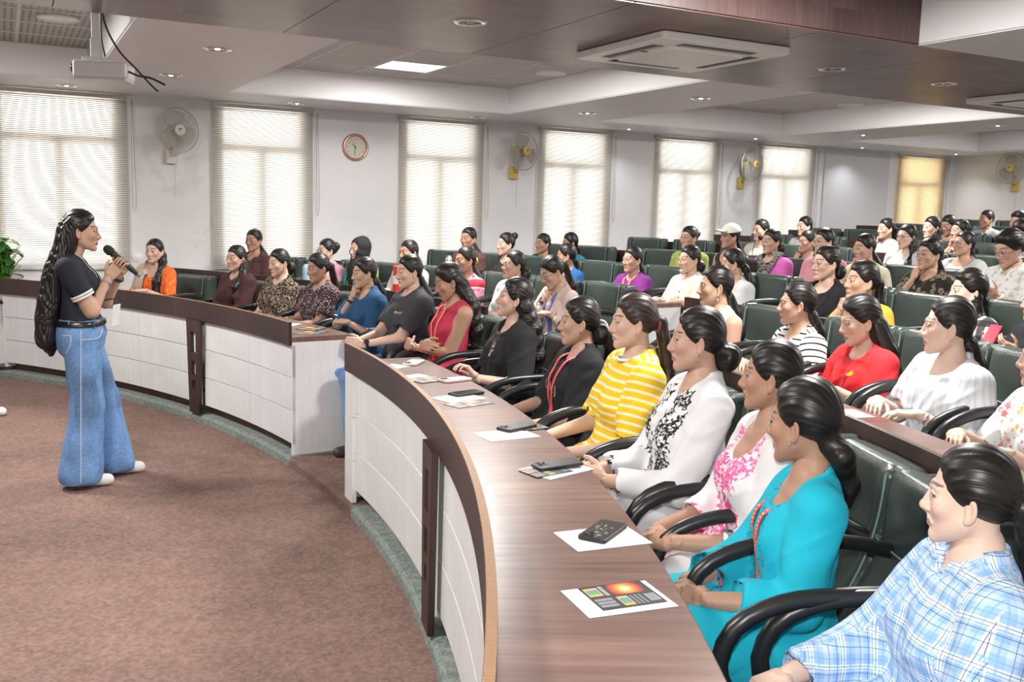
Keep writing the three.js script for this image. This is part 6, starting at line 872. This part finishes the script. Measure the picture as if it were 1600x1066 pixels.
  for (let i = 0; i < ch.length; i++) { const cv = new THREE.CatmullRomCurve3(ch[i].map((q) => V3(...q[0]))), n = 16, src = ch[i]; ch[i] = Array.from({ length: n + 1 }, (_, k) => { const u = (k / n) * (src.length - 1), a = Math.min(src.length - 2, Math.floor(u)); return [cv.getPoint(k / n).toArray(), lerp(src[a][1], src[a + 1][1], u - a)]; }); }
  const tailF = (x, y, z) => { let d = 9; for (const c of ch) for (let k = 0; k < c.length - 1; k++) d = smin(d, cap(x, y, z, c[k][0], c[k + 1][0], c[k][1], c[k + 1][1]), 0.03); return d; };
  const hairF = (x, y, z) => { const q = mulV(Hi, [x, y, z]); let d = Math.abs(q[0]) > 0.14 || Math.abs(q[1]) > 0.17 || Math.abs(q[2]) > 0.17 ? 0.06 : hairCap(...q, { vol: 0.004 }); const wv = sstep(1.35, 1.0, y); const bend = 5 * Math.sin(y * 21 + x * 12) * wv + 2.5 * Math.sin(y * 47 - x * 25) * wv, t = tailF(x, y, z) - 0.0026 * Math.sin(x * 170 - z * 120 + bend) - 0.0018 * Math.sin(x * 330 + z * 260 + bend * 1.6) - wv * 0.0015 * Math.sin(y * 40 + x * 40 + z * 30); return smin(d, t, 0.016); };
  const hg = net(hairF, [-0.17, 0.7, -0.34], [0.17, 1.64, 0.12], 0.0055); hairUV(hg, Hi, ch, (x, y, z) => hairCap(...mulV(Hi, [x, y, z]), {}), tailF); part('hair', hg, MATS.hair, o);
  part('hair_clip', M(new THREE.TorusGeometry(0.02, 0.005, 6, 18, 4), -0.03, 0.03, -0.115, 0, 0.6, 0).applyMatrix4(HM), MATS.steel, o);
  // lanyard and card, bracelet and watch
  const chest = (x, y) => { let z = 0.3; for (let i = 0; i < 50; i++) { const d = teeF(...tp(x, y, z)); if (d < 0.003) break; z -= Math.max(d * 0.6, 0.002); } return tp(x, y, z); };
  for (const sd of [1, -1]) { const pts = [tp(sd * 0.02, 0.595, -0.082), tp(sd * 0.058, 0.585, -0.035)]; for (let k = 0; k <= 8; k++) pts.push(chest(sd * lerp(0.062, 0.006, k / 8), lerp(0.565, 0.25, k / 8))); part('lanyard', ribbon(pts, [1, 0, 0], 0.0075, 0.0012), MATS.lanGreen, o); }
  { const c = chest(0, 0.2), g = M(box(0.085, 0.125, 0.005, 0, 0, 0, 0.002), -0.02, 1.0, 0.17, 0.12, -0.5); part('name_card', g, MATS.card, o); part('card_clip', tube([chest(0, 0.25), [-0.01, 1.09, 0.165], [-0.02, 1.06, 0.168]], 0.004, 10, 6), MATS.black, o); }
  for (const [A, w] of [[arms[0], 0], [arms[1], 1]]) { const d = nrm(sub(A.W, A.E)), t = new THREE.TorusGeometry(0.0285, w ? 0.008 : 0.004, 8, 28); t.scale(1, 1, w ? 1.3 : 1); t.applyMatrix4(new THREE.Matrix4().compose(V3(...add(A.W, d, -0.03)), new THREE.Quaternion().setFromUnitVectors(V3(0, 0, 1), V3(...d)), V3(1, 1, 1))); part(w ? 'watch' : 'bracelet', t, w ? MATS.black : mat([0.45, 0.3, 0.5], 0.4), o); }
  // the microphone in her hands
  const m = thing('microphone', 'black handheld microphone held up to her mouth by the standing woman', 'microphone', [pos[0] + 0.3, 1.235, pos[2] + 0.0], ry);
  const ax = V3(0, 0.15, -0.165), L = 0.235, g1 = lathe([[0, 0], [0.014, 0], [0.0155, 0.006], [0.0155, 0.03], [0.017, 0.034], [0.0185, 0.1], [0.0215, L - 0.055], [0.0215, L - 0.05], [0.017, L - 0.046]], 28), g2 = lathe([[0.018, L - 0.05], [0.0265, L - 0.04], [0.0275, L - 0.03], [0.0265, L - 0.012], [0.02, L + 0.003], [0.01, L + 0.009], [0, L + 0.0105]], 28), qn = new THREE.Quaternion().setFromUnitVectors(V3(0, 1, 0), ax.clone().normalize());
  for (const [nm, g, mm] of [['handle', g1, mat([0.02, 0.02, 0.022], 0.35)], ['grille', g2, mat([0.03, 0.03, 0.032], 0.55, { bumpMap: weave, bumpScale: 0.002, metalness: 0.5 })], ['end_cap', lathe([[0, -0.018], [0.013, -0.017], [0.015, 0.0], [0.0153, 0.008]], 24), mat([0.25, 0.27, 0.32], 0.35)]]) { g.applyQuaternion(qn); part(nm, g, mm, m); }
}
// ---------- on the desks ----------
const mPaper = mat([0.83, 0.83, 0.84], 0.6), onDesk = (k, R, th) => { const [x, z] = polar(R, th); return [x, FLOOR(k) + 0.772, z]; };
const paperTex = canvasTex(256, 360, (x, w, h) => { px(x, '#f1f1f3', 0, 0, w, h); for (let i = 0; i < 9; i++) px(x, '#b9b9c2', 30, 40 + i * 14, 120 + ((i * 53) % 80), 3); }, { clamp: true }), mPrinted = mat([1, 1, 1], 0.6, { map: paperTex });
const flyerTex = canvasTex(512, 360, (x, w, h) => {
  px(x, '#16151a', 0, 0, w, h); let g = x.createRadialGradient(330, 95, 8, 330, 95, 150); g.addColorStop(0, '#fff6d8'); g.addColorStop(0.35, '#f8a33a'); g.addColorStop(0.7, '#d9371c'); g.addColorStop(1, '#2a0d0c'); x.fillStyle = g; x.fillRect(190, 8, 314, 165);
  for (const [a, b, c, d] of [[16, 30, 110, 130], [190, 200, 90, 140]]) { px(x, '#e8b24a', a, b, c, d); px(x, '#3f8fd0', a + 8, b + 30, c - 16, d - 60); px(x, '#5ca650', a + 16, b + 60, c - 40, d - 90); } px(x, '#9a9da4', 140, 16, 34, 150);
  for (let i = 0; i < 3; i++) { px(x, '#8d9098', 16, 200 + i * 46, 140, 36); px(x, '#6f737b', 296 + i * 34, 200, 22, 140); } px(x, '#9a9da4', 410, 210, 84, 110); for (let i = 0; i < 5; i++) px(x, '#55565e', 420, 222 + i * 18, 60, 6);
}, { clamp: true }), mFlyer = mat([0.85, 0.85, 0.85], 0.5, { map: flyerTex });
const sheetGeo = (w, h, t = 0.0012) => { const g = new THREE.BoxGeometry(w, t, h), u = g.attributes.uv, n = g.attributes.normal, p = g.attributes.position; for (let i = 0; i < u.count; i++) u.setXY(i, p.getX(i) / w + 0.5, 0.5 - p.getZ(i) / h); return g; };
function paper(k, R, th, ry, label, m = mPaper, w = 0.21, h = 0.15, lift = 0, group) { const p = onDesk(k, R, th), o = part('paper', sheetGeo(w, h), m, scene); o.position.set(p[0], p[1] + 0.0012 + lift, p[2]); o.rotation.y = rad(ry); o.userData = { label, category: m === mFlyer ? 'flyer' : 'paper' }; if (m === mFlyer) o.name = numbered('flyer'); if (group) o.userData.group = group; return o; }
paper(1, 8.474, -24.55, -7, 'white sheet under a colourful flyer, nearest the camera on the front desk'); paper(1, 8.484, -24.44, -6, 'glossy black flyer with a glowing orange picture, nearest the camera', mFlyer, 0.155, 0.125, 0.0016);
paper(1, 8.506, -21.89, -6, 'white sheet under the patterned phone case on the front desk', mPrinted); paper(1, 8.51, -17.4, 16, 'white sheet under the tilted black phone before the embroidered kurta'); paper(1, 8.47, -17.55, 10, 'black flyer half covered by the phone before the embroidered kurta', mFlyer, 0.15, 0.1, 0.0016);
paper(1, 8.445, -14.04, 2, 'printed white sheet under the phone before the yellow striped tee', mPrinted); paper(1, 8.57, -13.3, 4, 'dark flyer corner peeking from the phone before the yellow tee', mFlyer, 0.12, 0.09, 0.0016);
paper(1, 8.43, -9.1, 14, 'white sheet under the black phone before the red lanyard', mPrinted, 0.2, 0.15); paper(1, 8.44, -10.0, 14, 'dark glossy flyer beside the phone before the red lanyard', mFlyer, 0.2, 0.11);
paper(1, 8.42, -5.8, 18, 'dark flyer with an orange picture before the woman in the black tee', mFlyer, 0.19, 0.14, 0.0016); paper(1, 8.36, -5.4, 20, 'white sheet under the dark flyer farther along the front desk'); paper(1, 8.37, -2.9, 30, 'small white sheet at the aisle end of the front desk', mPaper, 0.13, 0.12);
paper(1, 8.4, 7.2, 40, 'flyer lying at the aisle end of the far front desk', mFlyer, 0.2, 0.15); paper(1, 8.5, 8.6, 46, 'second flyer on the far front desk beside clasped hands', mFlyer, 0.2, 0.15, 0.0016); paper(1, 8.42, 10.4, 52, 'pale sheet on the far front desk before the chin-resting woman', mPrinted);
paper(2, 9.74, -15.0, -14, 'white sheet on the second desk before the puffed white blouse', mPrinted, 0.21, 0.15);
const caseTex = canvasTex(128, 256, (x, w, h) => { px(x, '#141416', 0, 0, w, h); const r = rng(33); for (let i = 0; i < 46; i++) { x.fillStyle = ['#b9b4ac', '#6f6a63', '#8c8478'][i % 3]; x.fillRect(14 + r() * 92, 60 + r() * 180, 4 + r() * 16, 3 + r() * 12); } }, { clamp: true }), mCase = mat([1, 1, 1], 0.4, { map: caseTex }), mScreen = mat([0.035, 0.037, 0.042], 0.12), mCream = mat([0.62, 0.58, 0.54], 0.4), mBlush = mat([0.66, 0.5, 0.49], 0.4);
const roundRect = (w, h, r) => { const q = new THREE.Shape(), a = w / 2, b = h / 2; q.moveTo(-a + r, -b); q.lineTo(a - r, -b); q.quadraticCurveTo(a, -b, a, -b + r); q.lineTo(a, b - r); q.quadraticCurveTo(a, b, a - r, b); q.lineTo(-a + r, b); q.quadraticCurveTo(-a, b, -a, b - r); q.lineTo(-a, -b + r); q.quadraticCurveTo(-a, -b, -a + r, -b); return q; };
function phone(k, R, th, ry, label, body, top, cams, lift = 0.0016, tilt = 0) {
  const p = onDesk(k, R, th), t = thing('phone', label, 'phone', [p[0], p[1] + lift, p[2]], rad(ry)); t.rotation.z = tilt;
  const e = new THREE.ExtrudeGeometry(roundRect(0.158, 0.074, 0.011), { depth: 0.007, bevelEnabled: true, bevelSize: 0.0018, bevelThickness: 0.0018, bevelSegments: 2 }); boxUV(e); part('body', M(e, 0, 0.002, 0, -Math.PI / 2), body, t);
  const s = new THREE.ShapeGeometry(roundRect(0.15, 0.067, 0.009)), u = s.attributes.uv, q = s.attributes.position; for (let i = 0; i < u.count; i++) u.setXY(i, q.getY(i) / 0.067 + 0.5, q.getX(i) / 0.15 + 0.5); part(cams ? 'back' : 'screen', M(s, 0, 0.0112, 0, -Math.PI / 2), top, t);
  if (cams) { part('camera_bump', box(0.034, 0.002, 0.034, -0.053, 0.0118, -0.014, 0.0009), MATS.black, t); for (const [a, b] of [[-0.061, -0.022], [-0.061, -0.006], [-0.045, -0.014]]) part('camera_lens', cyl(0.0062, 0.0062, 0.0016, a, 0.0132, b, 14), mScreen, t); }
}
phone(1, 8.505, -2.44, 50, 'pale phone lying before the crimson dress', mCream, mCream, 1); phone(1, 8.54, -6.2, 12, 'blush pink phone lying before the black tee with a badge', mBlush, mBlush, 1); phone(1, 8.487, -8.57, 14, 'black phone on papers before the red lanyard', MATS.black, mScreen, 0); phone(1, 8.51, -13.39, 20, 'black phone with a round camera cluster before the yellow striped tee', MATS.black, MATS.black, 1, 0.0032); phone(1, 8.52, -17.2, -2, 'black phone tilted on a flyer before the embroidered kurta', MATS.black, MATS.black, 1, 0.0042, 0.05); phone(1, 8.514, -21.66, 34, 'phone in a black case with grey stickers before the pink embroidery', MATS.black, mCase, 1);
// bottles, bags and other small things on the rear desks
function bottle(k, R, th, label, prof, m, capProf, mc, bandMat) { const p = onDesk(k, R, th), t = thing('bottle', label, 'bottle', p); part('body', lathe(prof, 28), m, t); part('cap', lathe(capProf, 24), mc, t); if (bandMat) part('band', lathe([[0.0395, 0.135], [0.0402, 0.138], [0.0402, 0.2], [0.0395, 0.204]], 28), bandMat, t); }
const slim = [[0, 0], [0.033, 0], [0.035, 0.006], [0.035, 0.17], [0.031, 0.195], [0.02, 0.215], [0.018, 0.225]], slimCap = [[0.02, 0.222], [0.021, 0.226], [0.021, 0.255], [0.018, 0.262], [0, 0.264]];
bottle(2, 9.68, 13.6, 'red flask with a white band and a red cap on the second row desk', [[0, 0], [0.036, 0], [0.04, 0.006], [0.039, 0.2], [0.036, 0.215]], mat([0.65, 0.05, 0.03], 0.35), [[0.035, 0.213], [0.035, 0.275], [0.03, 0.285], [0, 0.286]], mat([0.6, 0.05, 0.03], 0.4), MATS.card); bottle(2, 9.7, 21.7, 'pale blue slim bottle with a black cap by the second blind', slim, mat([0.33, 0.47, 0.6], 0.35), slimCap, MATS.black); bottle(3, 11.0, 18.66, 'brushed steel bottle with a black cap before the third blind', slim, MATS.steel, slimCap, MATS.black); bottle(7, 16.0, 8.06, 'purple bottle with a white stripe before the amber blind', slim, mat([0.12, 0.035, 0.24], 0.4), slimCap, mat([0.2, 0.06, 0.34], 0.4));
bottle(7, 16.0, 7.4, 'thin clear grey bottle beside the purple bottle', slim.map(([r, y]) => [r * 0.7, y * 0.8]), mat([0.5, 0.5, 0.52], 0.2), slimCap.map(([r, y]) => [r * 0.7, y * 0.8]), MATS.card);
{ const p = onDesk(4, 12.25, 5.96), t = thing('backpack', 'black backpack standing on the desk before the grey scarf', 'bag', p, facing(5.96)); part('body', boxUV(net((x, y, z) => { const q = Math.hypot(Math.max(Math.abs(x) - 0.09, 0), Math.max(Math.abs(y - 0.12) - 0.075, 0), Math.max(Math.abs(z) - 0.03, 0)) - 0.045 - 0.004 * Math.sin(x * 60 + y * 40); return smax(q, -y + 0.001, 0.01); }, [-0.16, -0.01, -0.1], [0.16, 0.27, 0.1], 0.01)), MATS.blackCloth, t); part('front_pocket', box(0.16, 0.09, 0.03, 0, 0.07, 0.08, 0.012), MATS.blackCloth, t); part('handle', tube([[-0.04, 0.235, 0], [-0.03, 0.275, 0], [0.03, 0.275, 0], [0.04, 0.235, 0]], 0.006, 16, 6), MATS.black, t); }
function deskMic(k, R, th, label) { const p = onDesk(k, R, th), t = thing('desk_microphone', label, 'microphone', p, facing(th)); part('base', cyl(0.04, 0.034, 0.03, 0, 0.015, 0, 20), MATS.black, t); part('gooseneck', tube([[0, 0.03, 0], [0, 0.14, 0.0], [0, 0.24, -0.03], [0, 0.29, -0.1]], 0.004, 24, 6), MATS.black, t); part('foam', M(new THREE.SphereGeometry(0.026, 16, 12).scale(1, 1, 1.6), 0, 0.3, -0.125, -0.3), MATS.blackCloth, t); }
deskMic(5, 13.5, 10.2, 'black foam gooseneck microphone beside the white collared shirt'); 
{ const p = onDesk(5, 13.5, 0.86), t = thing('pouch', 'small orange and black pouch held before the puff-sleeved blouse', 'pouch', [p[0], p[1] + 0.001, p[2]], facing(0.86)); part('body', box(0.09, 0.07, 0.04, 0, 0.035, 0, 0.012), mat([0.75, 0.3, 0.04], 0.5), t); part('flap', box(0.092, 0.03, 0.043, 0, 0.06, 0, 0.01), MATS.black, t); }
{ const b = BODY.phoneman, w = b.arms, c = mix3(w[0].W, w[1].W, 0.5), t = thing('phone', 'black phone held up by the person in the grey print shirt', 'phone', V3(c[0], c[1] + 0.06, c[2] + 0.09).applyMatrix4(new THREE.Matrix4().compose(b.o.position, b.o.quaternion, V3(1, 1, 1))).toArray(), b.o.rotation.y); part('body', M(box(0.15, 0.075, 0.01, 0, 0, 0, 0.004), 0, 0, 0, -0.9), MATS.black, t); part('screen', M(box(0.14, 0.066, 0.001), 0, 0.0045, -0.0035, -0.9), mScreen, t); }
{ const b = BODY.blkedge, w = b.arms, c = mix3(w[0].W, w[1].W, 0.5), t = thing('phone', 'red phone held by the woman with white sleeve trim', 'phone', V3(c[0], c[1] + 0.06, c[2] + 0.09).applyMatrix4(new THREE.Matrix4().compose(b.o.position, b.o.quaternion, V3(1, 1, 1))).toArray(), b.o.rotation.y); part('body', M(box(0.075, 0.15, 0.01, 0, 0, 0, 0.004), 0, 0, 0, -0.5), mat([0.5, 0.03, 0.06], 0.35), t); part('screen', M(box(0.066, 0.14, 0.001), 0, 0.0025, -0.0055, -0.5), mScreen, t); }
// ---------- projector ----------
{
  const W = mat([0.78, 0.78, 0.79], 0.4), [x, y, z] = [0.57, 2.43, 3.75], t = thing('projector', 'white projector hanging from the ceiling on a white pole', 'projector', [x, y, z], -0.35);
  part('body', box(0.3, 0.1, 0.24, 0, 0, 0, 0.02), W, t); part('lower_lip', box(0.29, 0.02, 0.23, 0, -0.05, 0, 0.006), mat([0.6, 0.6, 0.61], 0.4), t); part('lens', M(merge([lathe([[0.03, 0], [0.032, 0.012], [0.026, 0.02], [0.02, 0.012], [0, 0.008]], 24)]), -0.148, 0.005, 0.06, 0, 0, Math.PI / 2), mat([0.04, 0.04, 0.09], 0.1), t); part('vent', box(0.004, 0.06, 0.08, -0.151, 0, -0.06), mat([0.3, 0.3, 0.32], 0.5), t); part('top_button', box(0.03, 0.006, 0.02, 0.09, 0.051, 0.03, 0.002), mat([0.5, 0.5, 0.52], 0.4), t);
  part('mount_plate', box(0.14, 0.02, 0.12, -0.04, 0.065, 0, 0.004), W, t); part('bracket', box(0.06, 0.12, 0.05, -0.04, 0.13, 0, 0.006), W, t); part('pole', box(0.045, RECESS - y - 0.15, 0.045, -0.04, (RECESS - y + 0.15) / 2, 0, 0.006), W, t);
  part('cable', tube([[-0.05, 0.56, 0.03], [-0.0, 0.46, 0.03], [0.02, 0.28, 0.04], [0.1, 0.12, 0.06], [0.19, 0.02, 0.03], [0.27, -0.07, 0.0], [0.3, -0.1, -0.03]], 0.006, 50, 6), MATS.black, t); part('cable', tube([[-0.02, 0.56, 0.03], [0.0, 0.4, 0.03], [-0.0, 0.2, 0.045], [0.02, 0.08, 0.05]], 0.005, 30, 6), MATS.black, t); part('cable', tube([[0.15, 0.0, 0.05], [0.2, -0.02, 0.03], [0.27, -0.03, 0.03], [0.36, -0.07, 0.06]], 0.006, 30, 6), MATS.black, t);
}
// ---------- wall fans ----------
const mFan = mat([0.62, 0.58, 0.5], 0.4), mFanGold = mat([0.62, 0.45, 0.13], 0.4), mBlade = mat([0.55, 0.52, 0.47], 0.35, { transmission: 0.25, thickness: 0 }), mWire = mat([0.5, 0.48, 0.44], 0.35);
function wallFan(label, pos, ry, gold) {
  const t = thing('wall_fan', label, 'fan', pos, ry), R = 0.225, Z = 0.2, wires = [], hub = gold ? mFanGold : mFan;
  for (let i = 0; i < 60; i++) { const a = (i / 60) * Math.PI * 2, c = Math.cos(a), s = Math.sin(a); wires.push(new THREE.TubeGeometry(new THREE.CatmullRomCurve3([[0.05, 0.075], [0.12, 0.07], [0.19, 0.05], [R, 0.0], [0.19, -0.05], [0.1, -0.065]].map(([r, z]) => V3(c * r, s * r, Z + z))), 12, 0.0011, 4)); }
  for (const [r, z] of [[0.12, 0.07], [0.17, 0.057], [R, 0]]) wires.push(M(new THREE.TorusGeometry(r, r === R ? 0.006 : 0.0018, 6, 56), 0, 0, Z + z));
  part('guard', merge(wires), mWire, t); part('hub_badge', lathe([[0, 0.012], [0.05, 0.008], [0.058, -0.004], [0.05, -0.01]], 28).applyMatrix4(new THREE.Matrix4().makeRotationX(Math.PI / 2).setPosition(0, 0, Z + 0.072)), hub, t); part('badge_mark', M(new THREE.TorusGeometry(0.013, 0.004, 6, 18, 4.2), 0, 0.004, Z + 0.086), mat([0.03, 0.05, 0.14], 0.5), t);
  for (let i = 0; i < 3; i++) { const g = new THREE.ExtrudeGeometry((() => { const s = new THREE.Shape(); s.moveTo(-0.02, 0.03); s.quadraticCurveTo(-0.11, 0.11, -0.085, 0.18); s.quadraticCurveTo(0.0, 0.235, 0.095, 0.155); s.quadraticCurveTo(0.1, 0.09, 0.025, 0.03); s.closePath(); return s; })(), { depth: 0.003, bevelEnabled: false, curveSegments: 14 }); boxUV(g); const p = g.attributes.position; for (let k = 0; k < p.count; k++) p.setZ(k, p.getZ(k) + p.getX(k) * 0.25); g.computeVertexNormals(); part('blade', M(g, 0, 0, Z - 0.005, 0, 0, (i * 2 * Math.PI) / 3 + 0.2), mBlade, t); }
  part('motor', lathe([[0, -0.075], [0.05, -0.07], [0.07, -0.04], [0.07, 0.03], [0.03, 0.04]], 24).applyMatrix4(new THREE.Matrix4().makeRotationX(Math.PI / 2).setPosition(0, 0, Z - 0.07)), hub, t);
  part('neck', tube([[0, -0.02, Z - 0.09], [0, -0.12, Z - 0.1], [0, -0.2, 0.08], [0, -0.23, 0.04]], 0.022, 16, 10), gold ? mFanGold : mFan, t); part('wall_bracket', box(0.11, 0.16, 0.05, 0, -0.25, 0.025, 0.01), gold ? mFanGold : mFan, t); part('pull_cord', cyl(0.0025, 0.0025, 0.34, 0.03, -0.49, 0.05, 6), mWire, t);
}
wallFan('grey wall fan on the pier between the first two blinds', [SX(1.48), 2.39, WZ], 0.25, 0); wallFan('wall fan with a gold centre between the third and fourth blinds', [SX(5.3), 2.39, WZ], 0.2, 1); wallFan('wall fan with a gold centre between the fifth and sixth blinds', [SX(8.72), 2.4, WZ], 0.2, 1); wallFan('wall fan on the back wall, cut by the frame edge', [BX, 2.5, SZ(1.12)], -Math.PI / 2 + 0.2, 1);
// ---------- clock ----------
{
  const t = thing('wall_clock', 'round wall clock with a rose gold rim between two blinds', 'clock', [SX(3.385), 2.335, WZ]), c = canvasTex(512, 512, (x, w) => { px(x, '#cfccc0', 0, 0, w, w); x.fillStyle = '#3c3a36'; x.textAlign = 'center'; x.font = '54px sans-serif'; for (let i = 1; i <= 12; i++) { const a = (i / 12) * 6.2832; x.fillText(String(i), 256 + Math.sin(a) * 190, 256 - Math.cos(a) * 190 + 19); } x.font = '20px sans-serif'; x.fillText('QUARTZ', 256, 168); for (let i = 0; i < 60; i++) { const a = (i / 60) * 6.2832; x.fillRect(255 + Math.sin(a) * 236, 255 - Math.cos(a) * 236, 3, 3); } }, { clamp: true });
  const rot = new THREE.Matrix4().makeRotationX(Math.PI / 2); part('rim', lathe([[0.118, 0.012], [0.124, 0.03], [0.136, 0.036], [0.149, 0.026], [0.153, 0.01], [0.153, 0]], 56).applyMatrix4(rot), mat([0.62, 0.4, 0.3], 0.28, { metalness: 0.75 }), t);
  const f = new THREE.CircleGeometry(0.122, 48); M(f, 0, 0, 0.012); part('dial', f, mat([1, 1, 1], 0.4, { map: c }), t); part('back_case', M(cyl(0.148, 0.148, 0.01, 0, 0, 0, 40, Math.PI / 2), 0, 0, 0.005), MATS.black, t);
  for (const [l, w, a] of [[0.06, 0.007, (10.53 / 12) * 6.2832], [0.09, 0.005, (31.5 / 60) * 6.2832]]) part('hand', M(box(w, l, 0.002, 0, l / 2 - 0.012, 0), 0, 0, 0.017, 0, 0, -a), MATS.black, t); part('hand_cap', cyl(0.006, 0.006, 0.004, 0, 0, 0.019, 14, Math.PI / 2), MATS.black, t);
}
// ---------- plant, shoe, wall fittings ----------
{
  const t = thing('potted_plant', 'leafy green pothos in a beige pot behind the front desk by the first blind', 'plant', [0.0, FLOOR(1), -0.12]), leafM = [mat([0.06, 0.2, 0.025], 0.4, { transmission: 0.2, thickness: 0 }), mat([0.11, 0.3, 0.04], 0.4, { transmission: 0.2, thickness: 0 }), mat([0.03, 0.13, 0.02], 0.4)], R = rng(21);
  part('stand', merge([cyl(0.12, 0.12, 0.03, 0, 0.015, 0, 24), cyl(0.03, 0.03, 0.62, 0, 0.32, 0, 14), cyl(0.11, 0.11, 0.025, 0, 0.635, 0, 24)]), MATS.black, t); part('pot', M(lathe([[0, 0], [0.08, 0], [0.095, 0.02], [0.12, 0.19], [0.125, 0.2], [0.112, 0.2], [0.1, 0.17], [0, 0.165]], 32), 0, 0.648, 0), mat([0.6, 0.45, 0.34], 0.6), t);
  const s = new THREE.Shape(); s.moveTo(0, 0); s.bezierCurveTo(0.06, 0.0, 0.055, 0.08, 0, 0.15); s.bezierCurveTo(-0.055, 0.08, -0.06, 0.0, 0, 0); const base = new THREE.ShapeGeometry(s, 10); { const p = base.attributes.position; for (let i = 0; i < p.count; i++) p.setZ(i, Math.abs(p.getX(i)) * 0.35 - p.getY(i) ** 2 * 2.2); base.computeVertexNormals(); }
  for (let i = 0; i < 46; i++) { const a = R() * 6.28, r = 0.03 + R() * 0.17, y = 0.9 + R() * 0.36 - r * 0.5, top = [Math.cos(a) * r, y, Math.sin(a) * r], m = part('leaf', base, leafM[i % 3], t); m.position.set(...top); m.rotation.set(-0.5 - R() * 1.1, -a + Math.PI / 2, (R() - 0.5) * 0.8, 'YXZ'); m.scale.setScalar(0.8 + R() * 0.55); part('stem', tube([[Math.cos(a) * 0.02, 0.82, Math.sin(a) * 0.02], [top[0] * 0.6, lerp(0.82, y, 0.7), top[2] * 0.6], top], 0.003, 8, 5), leafM[1], t); }
}
{ const o = part('shoe', M(shoeGeo(), 0, 0, 0), mat([0.8, 0.79, 0.75], 0.45), scene); o.position.set(-0.16, 0, 1.85); o.rotation.y = 1.3; o.userData = { label: 'white shoe toe at the frame edge behind the speaker', category: 'shoe' }; }
{ const t = thing('wall_socket', 'round white wall socket on the pier below the first wall fan', 'socket', [SX(1.16), 1.1, WZ]); part('plate', cyl(0.045, 0.045, 0.012, 0, 0, 0.006, 24, Math.PI / 2), mPlastic, t); part('knob', cyl(0.018, 0.022, 0.02, 0, 0, 0.02, 18, Math.PI / 2), mPlastic, t); }
{ const tr = struct('trim_1'); part('carpet_joint', box(0.012, 0.004, 9.4, -0.235, 0.001, 5.2), mat([0.33, 0.19, 0.13], 0.95), tr); }
renderer.render(scene, camera);
